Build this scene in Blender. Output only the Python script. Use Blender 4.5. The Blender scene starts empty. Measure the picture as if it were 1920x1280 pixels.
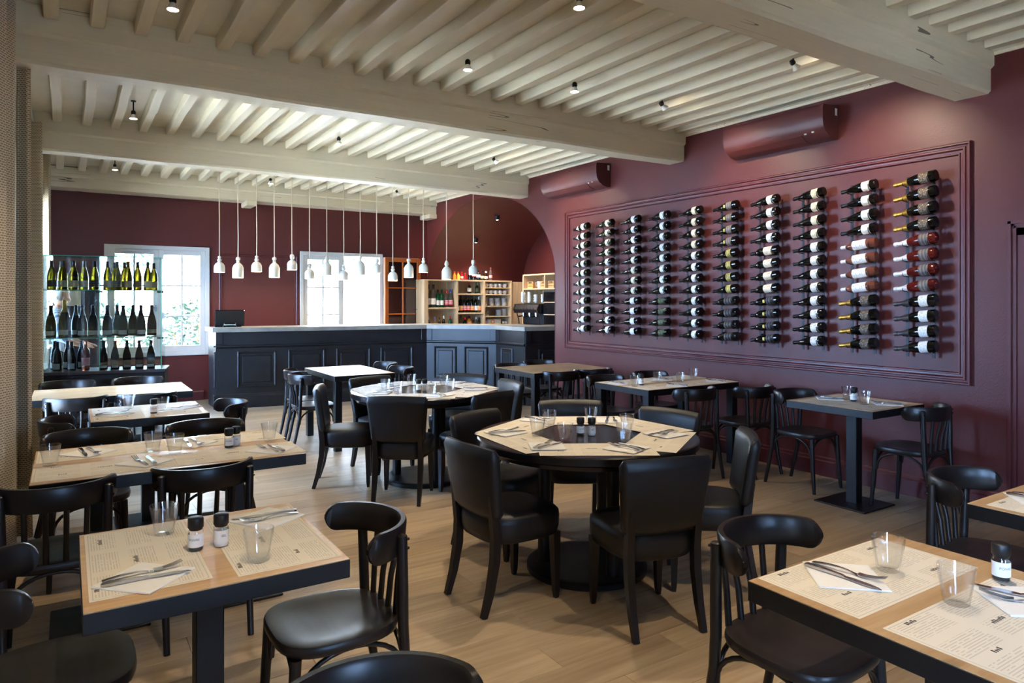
import bpy, bmesh, math, random
from math import pi, sin, cos, radians as R
from mathutils import Vector, Matrix
random.seed(7)
SC = bpy.context.scene
COL = SC.collection

# ---------------------------------------------------------------- camera
cam = bpy.data.cameras.new('camera')
cam.sensor_width = 36.0
cam.lens = 36.0 * 1300.0 / 1920.0
cam.shift_y = -(640.0 - 563.0) / 1920.0
cam.clip_start = 0.05
cam.clip_end = 200
camo = bpy.data.objects.new('camera', cam)
COL.objects.link(camo)
camo.location = (0, 0, 1.52)
camo.rotation_euler = (R(90), 0, R(-32.65))
SC.camera = camo

# ---------------------------------------------------------------- world, sun, exposure
W = bpy.data.worlds.new('sky')
SC.world = W
W.use_nodes = True
wn = W.node_tree.nodes
bg = wn['Background']
bg.inputs['Color'].default_value = (0.35, 0.57, 1.0, 1)
bg.inputs['Strength'].default_value = 40.0

sun = bpy.data.lights.new('sun', 'SUN')
sun.energy = 48.0
sun.angle = R(0.6)
sun.color = (1.0, 0.95, 0.86)
suno = bpy.data.objects.new('sun', sun)
COL.objects.link(suno)
suno.rotation_euler = Vector((-0.5, 0.3, -0.9)).to_track_quat('-Z', 'Y').to_euler()

# portals in the window openings guide the daylight (they give no light themselves)
LEFT_WINDOWS = [(-1.9, -0.3), (5.6, 7.5), (8.6, 10.6)]  # first opening is out of view, placed and sized to light the foreground
def portal(loc, rot, sx, sz):
    l = bpy.data.lights.new('window_portal', 'AREA')
    l.shape = 'RECTANGLE'; l.size = sx; l.size_y = sz
    l.cycles.is_portal = True
    o = bpy.data.objects.new('window_portal', l)
    COL.objects.link(o); o.location = loc; o.rotation_euler = rot
for a, b in LEFT_WINDOWS:
    portal((-0.66, (a + b) / 2, 1.42), (R(90), 0, R(-90)), b - a, 2.5)
portal((1.0, -2.84, 1.41), (R(90), 0, 0), 1.2, 1.1)  # portal of the added front window
portal((1.136, 11.76, 1.51), (R(-90), 0, 0), 1.4, 1.64)
portal((3.94, 11.76, 1.51), (R(-90), 0, 0), 1.45, 1.64)

vs = SC.view_settings
vs.view_transform = 'Standard'
vs.look = 'None'
vs.gamma = 1.0
vs.use_curve_mapping = False
vs.exposure = 0.8
SC.cycles.use_denoising = True
SC.cycles.max_bounces = 8
SC.cycles.diffuse_bounces = 4
SC.cycles.glossy_bounces = 4
SC.cycles.transmission_bounces = 8
SC.cycles.transparent_max_bounces = 24
SC.cycles.sample_clamp_indirect = 40.0
SC.cycles.caustics_reflective = False
SC.cycles.caustics_refractive = False

LAMP_POWER = 62.0

# ---------------------------------------------------------------- materials
def lin(c):
    return tuple(((x / 255) / 12.92 if x / 255 <= 0.04045 else ((x / 255 + 0.055) / 1.055) ** 2.4) for x in c) + (1,)
MAT = {}
class NT:
    def __init__(s, m):
        s.t = m.node_tree; s.n = s.t.nodes; s.l = s.t.links
    def new(s, ty, **kw):
        n = s.n.new(ty)
        for k, v in kw.items(): setattr(n, k, v)
        return n
    def put(s, sock, v):
        if hasattr(v, 'links') or hasattr(v, 'is_linked'): s.l.new(v, sock)
        elif v is not None: sock.default_value = v
    def math(s, op, a, b=None, c=None):
        n = s.new('ShaderNodeMath', operation=op)
        for i, v in enumerate((a, b, c)):
            if v is not None: s.put(n.inputs[i], v)
        return n.outputs[0]
    def noise(s, vec, scale, detail=3, rough=0.55):
        n = s.new('ShaderNodeTexNoise')
        if vec is not None: s.l.new(vec, n.inputs['Vector'])
        n.inputs['Scale'].default_value = scale; n.inputs['Detail'].default_value = detail
        n.inputs['Roughness'].default_value = rough
        return n.outputs['Fac']
    def mapping(s, vec, scale=(1, 1, 1), loc=(0, 0, 0)):
        n = s.new('ShaderNodeMapping')
        s.l.new(vec, n.inputs['Vector']); n.inputs['Scale'].default_value = scale; n.inputs['Location'].default_value = loc
        return n.outputs[0]
    def mix(s, f, a, b):
        n = s.new('ShaderNodeMix', data_type='RGBA')
        s.put(n.inputs[0], f); s.put(n.inputs[6], a); s.put(n.inputs[7], b)
        return n.outputs[2]
    def ramp(s, f, stops):
        n = s.new('ShaderNodeValToRGB')
        s.l.new(f, n.inputs[0])
        e = n.color_ramp.elements
        while len(e) < len(stops): e.new(0.5)
        for i, (p, c) in enumerate(stops): e[i].position = p; e[i].color = c
        return n.outputs[0]
    def coord(s, which='Object'):
        return s.new('ShaderNodeTexCoord').outputs[which]
    def bump(s, h, strength, dist=0.01):
        n = s.new('ShaderNodeBump')
        s.l.new(h, n.inputs['Height']); n.inputs['Strength'].default_value = strength; n.inputs['Distance'].default_value = dist
        return n.outputs[0]
def mat(name, col=(128, 128, 128), rough=0.5, metal=0.0, spec=0.5, trans=0.0, ior=1.45, coat=0.0, emit=None, estr=0.0):
    m = bpy.data.materials.new(name); m.use_nodes = True
    p = m.node_tree.nodes['Principled BSDF']
    p.inputs['Base Color'].default_value = lin(col)
    p.inputs['Roughness'].default_value = rough
    p.inputs['Metallic'].default_value = metal
    p.inputs['Specular IOR Level'].default_value = spec
    p.inputs['Transmission Weight'].default_value = trans
    p.inputs['IOR'].default_value = ior
    p.inputs['Coat Weight'].default_value = coat
    if emit:
        p.inputs['Emission Color'].default_value = lin(emit); p.inputs['Emission Strength'].default_value = estr
    MAT[name] = m
    return m, p, NT(m)
def grainy(name, col, rough, amt=0.12, scale=6, bump=0.0, bscale=60, spec=0.5):
    m, p, t = mat(name, col, rough, spec=spec)
    o = t.coord()
    c = lin(col)
    f = t.noise(o, scale, 4)
    d = tuple(x * (1 - amt) for x in c[:3]) + (1,); l = tuple(min(1, x * (1 + amt)) for x in c[:3]) + (1,)
    t.put(p.inputs['Base Color'], t.ramp(f, [(0.3, d), (0.7, l)]))
    if bump: t.put(p.inputs['Normal'], t.bump(t.noise(o, bscale, 3), bump, 0.004))
    return m
grainy('wall_paint', (86, 37, 35), 0.42, 0.05, 1.5, 0.25, 90, 0.45)
grainy('trim_paint', (88, 36, 37), 0.36, 0.05, 2)
grainy('aircon_paint', (86, 42, 41), 0.42, 0.03, 2)
grainy('cream_paint', (216, 206, 180), 0.6, 0.06, 3, 0.25, 30)
def cream_wood(name, sc, cr):
    m, p, t = mat(name, (200, 188, 156), 0.6)
    co = t.coord()
    o = t.mapping(co, sc)
    f = t.noise(o, 1.0, 4)
    c = lin((216, 205, 177))
    base = t.ramp(f, [(0.25, tuple(x * .94 for x in c[:3]) + (1,)), (0.6, c)])
    # drying cracks that follow the grain
    n1 = t.noise(t.mapping(co, cr), 1.0, 2, 0.4)
    ln = t.math('LESS_THAN', t.math('ABSOLUTE', t.math('SUBTRACT', n1, 0.5)), 0.0045)
    mk = t.math('GREATER_THAN', t.noise(t.mapping(co, (1.1, 1.1, 1.1), (3, 1, 7)), 1.0, 1), 0.56)
    t.put(p.inputs['Base Color'], t.mix(t.math('MULTIPLY', t.math('MULTIPLY', ln, mk), 0.8), base, lin((60, 50, 36))))
    t.put(p.inputs['Normal'], t.bump(f, 0.12, 0.004))
cream_wood('cream_wood', (2.5, 60, 60), (0.45, 9, 9))
cream_wood('cream_joist', (60, 2.5, 60), (9, 0.5, 9))
grainy('white_paint', (196, 197, 194), 0.4, 0.03, 3)
def wood(name, c1, c2, rough, axis='X', scale=1.0, rnd=True, spec=0.5, knots=True):
    m, p, t = mat(name, c1, rough, spec=spec)
    o = t.coord()
    if rnd:
        oi = t.new('ShaderNodeObjectInfo')
        sc = t.new('ShaderNodeVectorMath', operation='SCALE')
        cmb = t.new('ShaderNodeCombineXYZ')
        for i in range(3): t.l.new(oi.outputs['Random'], cmb.inputs[i])
        t.l.new(cmb.outputs[0], sc.inputs[0]); sc.inputs['Scale'].default_value = 37.0
        ad = t.new('ShaderNodeVectorMath', operation='ADD')
        t.l.new(o, ad.inputs[0]); t.l.new(sc.outputs[0], ad.inputs[1]); o = ad.outputs[0]
    s = {'X': (1.6, 26, 26), 'Y': (26, 1.6, 26), 'Z': (26, 26, 1.6)}[axis]
    g = t.noise(t.mapping(o, tuple(x * scale for x in s)), 1.0, 6, 0.65)
    b = t.noise(t.mapping(o, tuple(x * scale * 0.22 for x in s)), 1.0, 3, 0.5)
    f = t.math('ADD', t.math('MULTIPLY', g, 0.6), t.math('MULTIPLY', b, 0.4))
    colr = t.ramp(f, [(0.34, lin(c2)), (0.62, lin(c1))])
    if rnd:
        hv = t.new('ShaderNodeHueSaturation')
        t.l.new(colr, hv.inputs['Color'])
        t.put(hv.inputs['Value'], t.math('ADD', 0.88, t.math('MULTIPLY', oi.outputs['Random'], 0.22)))
        colr = hv.outputs[0]
    if knots:
        k = t.noise(t.mapping(o, tuple(x * scale for x in ((2.2, 9, 9) if axis == 'X' else (9, 2.2, 9)))), 1.0, 2, 0.4)
        kf = t.ramp(k, [(0.70, (0, 0, 0, 1)), (0.78, (1, 1, 1, 1))])
        colr = t.mix(t.math('MULTIPLY', kf, 0.45), colr, lin(tuple(x * .55 for x in c2)))
    t.put(p.inputs['Base Color'], colr)
    t.put(p.inputs['Roughness'], t.math('ADD', rough - 0.08, t.math('MULTIPLY', g, 0.16)))
    t.put(p.inputs['Normal'], t.bump(g, 0.12, 0.003))
wood('floor_oak', (184, 161, 130), (148, 123, 94), 0.38, 'X')
wood('table_oak', (206, 172, 128), (176, 136, 92), 0.36, 'X', 1.4, spec=0.45)
wood('shelf_oak', (214, 186, 146), (186, 152, 110), 0.5, 'Z', 1.2, knots=False)
wood('frame_pine', (176, 98, 40), (140, 70, 24), 0.4, 'Z', 1.2, knots=False)
wood('crate_wood', (206, 158, 96), (176, 126, 70), 0.6, 'X', 1.2, knots=False)
def lacquer(name, col, rough):
    m, p, t = mat(name, col, rough, spec=0.5)
    o = t.coord()
    f = t.noise(t.mapping(o, (3, 40, 40)), 1.0, 4)
    t.put(p.inputs['Roughness'], t.math('ADD', rough - .06, t.math('MULTIPLY', f, 0.14)))
    c = lin(col)
    t.put(p.inputs['Base Color'], t.ramp(t.noise(o, 5, 4), [(0.35, c), (0.7, tuple(x * 1.7 for x in c[:3]) + (1,))]))
lacquer('black_lacquer', (22, 18, 17), 0.33)
lacquer('seat_lacquer', (30, 25, 23), 0.34)
lacquer('bar_paint', (26, 25, 26), 0.38)
lacquer('black_metal', (9, 9, 10), 0.42)
mat('table_black', (24, 20, 21), 0.24)
lacquer('rack_metal', (12, 12, 13), 0.45)
def leather():
    m, p, t = mat('black_leather', (25, 25, 26), 0.40, spec=0.5)
    o = t.coord()
    v = t.new('ShaderNodeTexVoronoi'); t.l.new(o, v.inputs['Vector']); v.inputs['Scale'].default_value = 380
    t.put(p.inputs['Normal'], t.bump(v.outputs['Distance'], 0.15, 0.002))
    f = t.noise(o, 7, 4)
    t.put(p.inputs['Roughness'], t.math('ADD', 0.33, t.math('MULTIPLY', f, 0.14)))
leather()
grainy('zinc', (150, 146, 136), 0.36, 0.2, 5, 0.1, 20)
mat('steel', (190, 190, 192), 0.18, metal=1.0)
mat('dark_steel', (70, 70, 72), 0.3, metal=1.0)
mat('napkin_paper', (236, 234, 230), 0.85)
mat('white_ceramic', (232, 230, 222), 0.18)
grainy('pendant_ceramic', (226, 222, 206), 0.35, 0.03, 4)
mat('cord', (214, 200, 176), 0.8)
mat('bulb', (255, 246, 228), 0.4, emit=(255, 240, 214), estr=40.0)
mat('pendant_bulb', (255, 246, 228), 0.4, emit=(255, 232, 196), estr=14.0)
def thinglass(name, tint, refl):
    m = bpy.data.materials.new(name); m.use_nodes = True
    t = NT(m); t.n.clear()
    out = t.new('ShaderNodeOutputMaterial')
    tr = t.new('ShaderNodeBsdfTransparent'); tr.inputs[0].default_value = tint
    gl = t.new('ShaderNodeBsdfGlossy'); gl.inputs['Roughness'].default_value = 0.02
    fr = t.new('ShaderNodeFresnel'); fr.inputs['IOR'].default_value = 1.5
    mx = t.new('ShaderNodeMixShader')
    t.put(mx.inputs[0], t.math('MULTIPLY', fr.outputs[0], refl))
    t.l.new(tr.outputs[0], mx.inputs[1]); t.l.new(gl.outputs[0], mx.inputs[2]); t.l.new(mx.outputs[0], out.inputs[0])
    MAT[name] = m
thinglass('pane', (0.97, 0.985, 0.98, 1), 1.0)
thinglass('cabinet_pane', (0.93, 0.97, 0.96, 1), 0.9)
mat('glass_edge', (90, 190, 160), 0.15, emit=None)
def tumbler():
    m = bpy.data.materials.new('tumbler_glass'); m.use_nodes = True
    t = NT(m); t.n.clear()
    out = t.new('ShaderNodeOutputMaterial')
    lw = t.new('ShaderNodeLayerWeight'); lw.inputs['Blend'].default_value = 0.35
    f3 = t.math('POWER', lw.outputs['Facing'], 3.0)
    tr = t.new('ShaderNodeBsdfTransparent')
    t.put(tr.inputs[0], t.mix(f3, (0.985, 0.99, 0.99, 1), (0.86, 0.89, 0.90, 1)))
    gl = t.new('ShaderNodeBsdfGlossy'); gl.inputs['Roughness'].default_value = 0.03
    rf = t.new('ShaderNodeBsdfRefraction'); rf.inputs['Roughness'].default_value = 0.0; rf.inputs['IOR'].default_value = 1.12
    m0 = t.new('ShaderNodeMixShader'); m0.inputs[0].default_value = 0.10
    t.l.new(tr.outputs[0], m0.inputs[1]); t.l.new(rf.outputs[0], m0.inputs[2])
    mx = t.new('ShaderNodeMixShader')
    t.put(mx.inputs[0], t.math('ADD', 0.06, t.math('MULTIPLY', t.math('POWER', lw.outputs['Facing'], 3.5), 0.65)))
    t.l.new(m0.outputs[0], mx.inputs[1]); t.l.new(gl.outputs[0], mx.inputs[2]); t.l.new(mx.outputs[0], out.inputs[0])
    MAT['tumbler_glass'] = m
tumbler()
mat('bottle_black', (8, 9, 8), 0.07, spec=0.6)
mat('bottle_green', (30, 40, 10), 0.06, spec=0.6, trans=0.55, ior=1.4)
mat('bottle_olive', (92, 80, 12), 0.05, trans=0.85, ior=1.36)
mat('bottle_amber', (26, 22, 8), 0.06, trans=0.5, ior=1.38)
mat('bottle_rose', (140, 44, 36), 0.05, trans=0.7, ior=1.36)
mat('bottle_pink', (206, 120, 92), 0.05, trans=0.75, ior=1.36)
mat('bottle_clear', (225, 232, 228), 0.04, trans=0.95, ior=1.3)
mat('bottle_emerald', (20, 120, 60), 0.05, trans=0.7, ior=1.36)
for n_, c_ in dict(foil_black=(22, 20, 20), foil_gold=(190, 150, 70), foil_white=(225, 222, 222), foil_grey=(60, 56, 58), foil_red=(190, 40, 30), foil_blue=(40, 80, 170), foil_green=(30, 70, 40)).items():
    mat(n_, c_, 0.32, metal=0.85 if 'gold' in n_ else 0.25)
for n_, c_ in dict(juice_orange=(236, 130, 20), juice_yellow=(228, 180, 60), juice_red=(150, 20, 24), cola=(30, 14, 10)).items():
    mat(n_, c_, 0.12, coat=0.5)
def label(name, base, ink, kind='text', amt=0.7):
    m, p, t = mat(name, base, 0.6)
    g = t.coord('Generated')
    sp = t.new('ShaderNodeSeparateXYZ'); t.l.new(g, sp.inputs[0])
    z = sp.outputs[2]
    if kind == 'text':
        rows = t.math('GREATER_THAN', t.math('FRACT', t.math('MULTIPLY', z, 7.0)), 0.62)
        words = t.math('GREATER_THAN', t.noise(t.mapping(g, (9, 9, 3.0)), 1.6, 1), 0.56)
        f = t.math('MULTIPLY', t.math('MULTIPLY', rows, words), amt)
    elif kind == 'stripe':
        f = t.math('MULTIPLY', t.math('GREATER_THAN', t.math('FRACT', t.math('MULTIPLY', z, 3.0)), 0.55), amt)
    else:
        f = t.math('MULTIPLY', t.math('GREATER_THAN', t.noise(t.mapping(g, (3, 3, 3)), 2.2, 3), 0.6), amt)
    t.put(p.inputs['Base Color'], t.mix(f, lin(base), lin(ink)))
label('label_white', (232, 230, 224), (90, 84, 80))
label('label_cream', (222, 212, 184), (110, 84, 60))
label('label_drawing', (226, 222, 210), (70, 66, 62), 'blot', 0.75)
label('label_red', (228, 218, 192), (190, 50, 40), 'blot', 0.8)
label('label_grey', (120, 112, 108), (40, 36, 36), 'stripe', 0.6)
label('label_bronze', (78, 66, 56), (200, 186, 160), 'text', 0.8)
label('label_gold', (120, 110, 52), (210, 196, 120), 'stripe', 0.8)
label('label_green', (48, 58, 38), (180, 170, 110), 'text', 0.7)
label('label_black', (34, 32, 34), (130, 126, 126), 'stripe', 0.35)
label('label_seal', (206, 186, 90), (120, 100, 40), 'blot', 0.5)
label('label_pink', (226, 150, 160), (240, 220, 220), 'blot', 0.5)
label('label_orange', (230, 130, 40), (250, 240, 220), 'stripe', 0.6)
label('label_redbrand', (196, 30, 30), (240, 235, 230), 'stripe', 0.7)
def menu():
    m, p, t = mat('menu_paper', (226, 216, 198), 0.75)
    g = t.coord('Generated')
    oi = t.new('ShaderNodeObjectInfo')
    sp = t.new('ShaderNodeSeparateXYZ'); t.l.new(g, sp.inputs[0])
    u, v = sp.outputs[0], sp.outputs[1]
    rows = t.math('GREATER_THAN', t.math('FRACT', t.math('MULTIPLY', v, 40.0)), 0.64)
    cmb = t.new('ShaderNodeCombineXYZ')
    t.put(cmb.inputs[0], t.math('MULTIPLY', u, 44.0)); t.put(cmb.inputs[1], t.math('FLOOR', t.math('MULTIPLY', v, 40.0)))
    t.put(cmb.inputs[2], t.math('MULTIPLY', oi.outputs['Random'], 9.0))
    words = t.math('GREATER_THAN', t.noise(cmb.outputs[0], 0.9, 1), 0.40)
    # columns and paragraphs
    cu = t.math('FRACT', t.math('MULTIPLY', u, 3.0))
    col = t.math('MULTIPLY', t.math('GREATER_THAN', cu, 0.10), t.math('LESS_THAN', cu, 0.90))
    cv = t.math('FRACT', t.math('MULTIPLY', v, 3.0))
    par = t.math('MULTIPLY', t.math('GREATER_THAN', cv, 0.16), t.math('LESS_THAN', cv, 0.86))
    mg = t.math('MULTIPLY', t.math('MULTIPLY', t.math('GREATER_THAN', u, 0.03), t.math('LESS_THAN', u, 0.97)), t.math('MULTIPLY', t.math('GREATER_THAN', v, 0.05), t.math('LESS_THAN', v, 0.95)))
    f = t.math('MULTIPLY', t.math('MULTIPLY', rows, words), t.math('MULTIPLY', t.math('MULTIPLY', col, par), mg))
    f = t.math('MULTIPLY', f, 0.26)
    # border line
    e1 = t.math('MINIMUM', t.math('MULTIPLY', u, 2.0), t.math('MULTIPLY', t.math('SUBTRACT', 1.0, u), 2.0))
    e2 = t.math('MINIMUM', v, t.math('SUBTRACT', 1.0, v))
    e = t.math('MINIMUM', e1, e2)
    bord = t.math('MULTIPLY', t.math('MULTIPLY', t.math('GREATER_THAN', e, 0.026), t.math('LESS_THAN', e, 0.034)), 0.3)
    t.put(p.inputs['Base Color'], t.mix(t.math('MAXIMUM', f, bord), lin((226, 216, 198)), lin((70, 60, 52))))
menu()
mat('menu_ink', (58, 52, 48), 0.8)
def curtain_m():
    m, p, t = mat('curtain_cloth', (150, 130, 104), 0.9)
    o = t.coord('UV')
    b = t.new('ShaderNodeTexBrick')
    t.l.new(t.mapping(o, (1, 1, 1)), b.inputs['Vector'])
    b.inputs['Scale'].default_value = 1.0
    b.inputs['Brick Width'].default_value = 0.026; b.inputs['Row Height'].default_value = 0.013
    b.inputs['Mortar Size'].default_value = 0.0032
    b.inputs['Color1'].default_value = lin((134, 114, 90)); b.inputs['Color2'].default_value = lin((142, 122, 96))
    b.inputs['Mortar'].default_value = lin((212, 196, 166))
    t.put(p.inputs['Base Color'], b.outputs['Color'])
    t.put(p.inputs['Normal'], t.bump(b.outputs['Fac'], 0.4, 0.003))
    p.inputs['Sheen Weight'].default_value = 0.2
curtain_m()
grainy('gravel', (222, 212, 194), 0.9, 0.12, 4)
grainy('pale_stone', (226, 220, 206), 0.9, 0.12, 2)
def leafm():
    m, p, t = mat('leaf', (70, 120, 50), 0.6)
    oi = t.new('ShaderNodeObjectInfo'); o = t.coord()
    f = t.noise(o, 9, 2)
    t.put(p.inputs['Base Color'], t.ramp(f, [(0.3, lin((8, 28, 12))), (0.7, lin((34, 62, 24)))]))
leafm()
mat('dark_panel', (52, 50, 56), 0.5)
mat('screen_black', (14, 14, 16), 0.12)
mat('skin', (214, 160, 132), 0.55)
mat('hair_grey', (206, 200, 190), 0.7)
def shirt():
    m, p, t = mat('shirt', (190, 196, 206), 0.85)
    o = t.coord()
    sp = t.new('ShaderNodeSeparateXYZ'); t.l.new(o, sp.inputs[0])
    f = t.math('GREATER_THAN', t.math('FRACT', t.math('MULTIPLY', t.math('ADD', sp.outputs[0], t.math('MULTIPLY', sp.outputs[1], 0.6)), 28.0)), 0.6)
    t.put(p.inputs['Base Color'], t.mix(f, lin((206, 210, 216)), lin((110, 124, 156))))
shirt()
mat('trousers', (50, 54, 66), 0.9)
mat('salt', (236, 234, 230), 0.7)
mat('peppercorn', (40, 32, 28), 0.7)
mat('black_plastic', (20, 20, 21), 0.45)
for n_, c_ in dict(tea_purple=(170, 140, 200), tea_green=(200, 206, 140), tea_orange=(226, 140, 80), tea_cream=(214, 204, 170)).items(): mat(n_, c_, 0.7)

# ---------------------------------------------------------------- mesh building
class MB:
    """collects shapes into one mesh"""
    def __init__(s): s.v = []; s.f = []
    def add(s, vs, fs):
        o = len(s.v); s.v += [tuple(x) for x in vs]; s.f += [tuple(i + o for i in f) for f in fs]; return s
    def box(s, a, b):
        (x0, y0, z0), (x1, y1, z1) = a, b
        return s.add([(x0, y0, z0), (x1, y0, z0), (x1, y1, z0), (x0, y1, z0), (x0, y0, z1), (x1, y0, z1), (x1, y1, z1), (x0, y1, z1)],
                     [(0, 3, 2, 1), (4, 5, 6, 7), (0, 1, 5, 4), (1, 2, 6, 5), (2, 3, 7, 6), (3, 0, 4, 7)])
    def cbox(s, a, b, c):
        """box with chamfered vertical and top/bottom edges"""
        (x0, y0, z0), (x1, y1, z1) = a, b
        def ring(i, z): return [(x0 + i + c, y0 + i, z), (x1 - i - c, y0 + i, z), (x1 - i, y0 + i + c, z), (x1 - i, y1 - i - c, z), (x1 - i - c, y1 - i, z), (x0 + i + c, y1 - i, z), (x0 + i, y1 - i - c, z), (x0 + i, y0 + i + c, z)]
        return s.loft([ring(c, z0), ring(0, z0 + c), ring(0, z1 - c), ring(c, z1)])
    def loft(s, rings, cap=True, closed=True):
        n = len(rings[0]); vs = [p for r in rings for p in r]; fs = []
        for k in range(len(rings) - 1):
            for i in range(n if closed else n - 1):
                j = (i + 1) % n
                fs.append((k * n + i, k * n + j, (k + 1) * n + j, (k + 1) * n + i))
        if cap:
            fs.append(tuple(range(n - 1, -1, -1))); fs.append(tuple((len(rings) - 1) * n + i for i in range(n)))
        return s.add(vs, fs)
    def lathe(s, prof, n=20, at=(0, 0, 0), a0=0.0, a1=2 * pi, mod=None):
        full = abs(a1 - a0 - 2 * pi) < 1e-6
        rings = []
        for r, z in prof:
            ring = []
            for i in range(n if full else n + 1):
                a = a0 + (a1 - a0) * i / n
                rr = r if mod is None else mod(r, z, a)
                ring.append((at[0] + rr * cos(a), at[1] + rr * sin(a), at[2] + z))
            rings.append(ring)
        return s.loft(rings, cap=False, closed=full)
    def tube(s, pts, rad, n=8, cap=True, flat=None):
        """round tube along points; rad number or list; flat=(w,h) factors for cross-section"""
        pts = [Vector(p) for p in pts]; rings = []
        m = len(pts); up = Vector((0, 0, 1)); prev = None
        for k in range(m):
            t = (pts[min(k + 1, m - 1)] - pts[max(k - 1, 0)]).normalized()
            if prev is None:
                a = up if abs(t.z) < 0.9 else Vector((1, 0, 0))
                u = t.cross(a).normalized()
            else:
                u = (prev - t * prev.dot(t)).normalized()
            prev = u; w = t.cross(u)
            r = rad[k] if isinstance(rad, (list, tuple)) else rad
            rings.append([tuple(pts[k] + (u * cos(2 * pi * i / n) + w * sin(2 * pi * i / n)) * r) for i in range(n)])
        return s.loft(rings, cap)
    def sweep(s, pts, secs, up=(0, 0, 1)):
        """rectangular section (w,h) swept along points; h along 'up'"""
        pts = [Vector(p) for p in pts]; m = len(pts); up = Vector(up); rings = []
        for k in range(m):
            t = (pts[min(k + 1, m - 1)] - pts[max(k - 1, 0)]).normalized()
            sd = t.cross(up).normalized(); nn = sd.cross(t).normalized()
            w, h = secs[k] if isinstance(secs, list) else secs
            p = pts[k]
            rings.append([tuple(p + sd * (sx * w / 2) + nn * (sz * h / 2)) for sx, sz in ((-1, -1), (1, -1), (1, 1), (-1, 1))])
        return s.loft(rings)
    def build(s, name, m, parent=None, smooth=None, loc=None, rot=None, uv=None):
        me = bpy.data.meshes.new(name); me.from_pydata(s.v, [], s.f); me.update()
        bm = bmesh.new(); bm.from_mesh(me); bmesh.ops.recalc_face_normals(bm, faces=bm.faces); bm.to_mesh(me); bm.free()
        if smooth:
            me.shade_smooth(); me.set_sharp_from_angle(angle=R(smooth))
        me.materials.append(MAT[m] if isinstance(m, str) else m)
        return link(name, me, parent, loc, rot)
def link(name, me, parent=None, loc=None, rot=None):
    o = bpy.data.objects.new(name, me); COL.objects.link(o)
    if parent is not None: o.parent = parent
    if loc is not None: o.location = loc
    if rot is not None: o.rotation_euler = rot
    return o
def empty(name, loc=(0, 0, 0), rz=0.0):
    o = bpy.data.objects.new(name, None); COL.objects.link(o); o.location = loc; o.rotation_euler = (0, 0, rz)
    o.empty_display_size = 0.05
    return o
def tag(o, label=None, cat=None, group=None, kind=None):
    if label: o['label'] = label
    if cat: o['category'] = cat
    if group: o['group'] = group
    if kind: o['kind'] = kind
    return o
def copy_tree(o, parent=None):
    c = o.copy(); COL.objects.link(c); c.parent = parent
    for ch in o.children: copy_tree(ch, c)
    return c
def rr(w, h, r, n=5, cx=0, cy=0):
    """rounded rectangle outline"""
    pts = []
    for qx, qy, a0 in ((1, 1, 0), (-1, 1, 90), (-1, -1, 180), (1, -1, 270)):
        for i in range(n + 1):
            a = R(a0 + 90 * i / n)
            pts.append((cx + qx * (w / 2 - r) + r * cos(a), cy + qy * (h / 2 - r) + r * sin(a)))
    return pts
ORD = ['first', 'second', 'third', 'fourth', 'fifth', 'sixth', 'seventh', 'eighth', 'ninth', 'tenth', 'eleventh', 'twelfth', 'thirteenth', 'fourteenth', 'fifteenth', 'sixteenth', 'seventeenth', 'eighteenth', 'nineteenth', 'twentieth']
# ================================================================ the setting
XL, XR, YF, YB, ZC = -0.42, 5.53, -2.6, 11.5, 3.36
NX = 7.62                                     # end of the vaulted niche behind the bar

# ---- floor: sub-floor with oak planks laid on it
b = MB()
b.box((XL - .25, YF - .25, -.2), (NX + .2, YB + .25, -.0115))
b.box((XL, YF, -.02), (XR, 1.0, -.001))
floor = tag(b.build('floor', 'floor_oak'), kind='structure')
y = 1.0
k = 0
while y < YB - 0.01:
    y1 = min(y + 0.187, YB)
    x = XL - random.uniform(0.0, 1.2)
    while x < XR:
        x1 = x + 1.38
        a, c = max(x, XL), min(x1, XR)
        if c - a > 0.03:
            p = MB().cbox((-(c - a) / 2 + .0007, -(y1 - y) / 2 + .0007, -.012), ((c - a) / 2 - .0007, (y1 - y) / 2 - .0007, 0), .0012)
            p.build('plank', 'floor_oak', floor, loc=((a + c) / 2, (y + y1) / 2, 0)); k += 1
        x = x1
    y = y1

# ---- ceiling deck, beams, joists
b = MB().box((XL - .3, YF - .3, ZC), (NX + .3, YB + .3, ZC + .25))
ceiling = tag(b.build('ceiling', 'cream_paint'), kind='structure')
def beam(y0, y1, zb=2.995):
    p = []
    # outline in (y,z): lower part with eased edges, a small ridge, wider upper board
    for yy, zz in ((y0 + .018, zb), (y1 - .018, zb), (y1, zb + .018), (y1, 3.165), (y1 + .022, 3.185), (y1 + .022, ZC), (y0 - .022, ZC), (y0 - .022, 3.185), (y0, 3.165), (y0, zb + .018)):
        p.append((yy, zz))
    rings = []
    n = 14
    for i in range(n + 1):
        xx = XL + (XR - XL) * i / n
        w = 0.004 * sin(i * 2.3 + y0)
        rings.append([(xx, yy + w, zz + (0.004 * sin(i * 1.7 + y0 * 3) if zz < 3.1 else 0)) for yy, zz in p])
    MB().loft(rings).build('beam', 'cream_wood', ceiling, smooth=35)
beam(-0.62, -0.36); beam(2.315, 2.57); beam(5.23, 5.465); beam(8.2, 8.443)
MB().loft([[(xx, yy, zz) for yy, zz in ((11.13, 3.05), (YB, 3.05), (YB, ZC), (11.10, ZC), (11.10, 3.20), (11.13, 3.185))] for xx in (XL, XR)]).build('beam', 'cream_wood', ceiling)
for xx in (2.30, 5.38):
    MB().cbox((xx, 11.1, 2.975), (xx + .15, YB, 3.05), .008).build('beam_bracket', 'cream_wood', ceiling)
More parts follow.
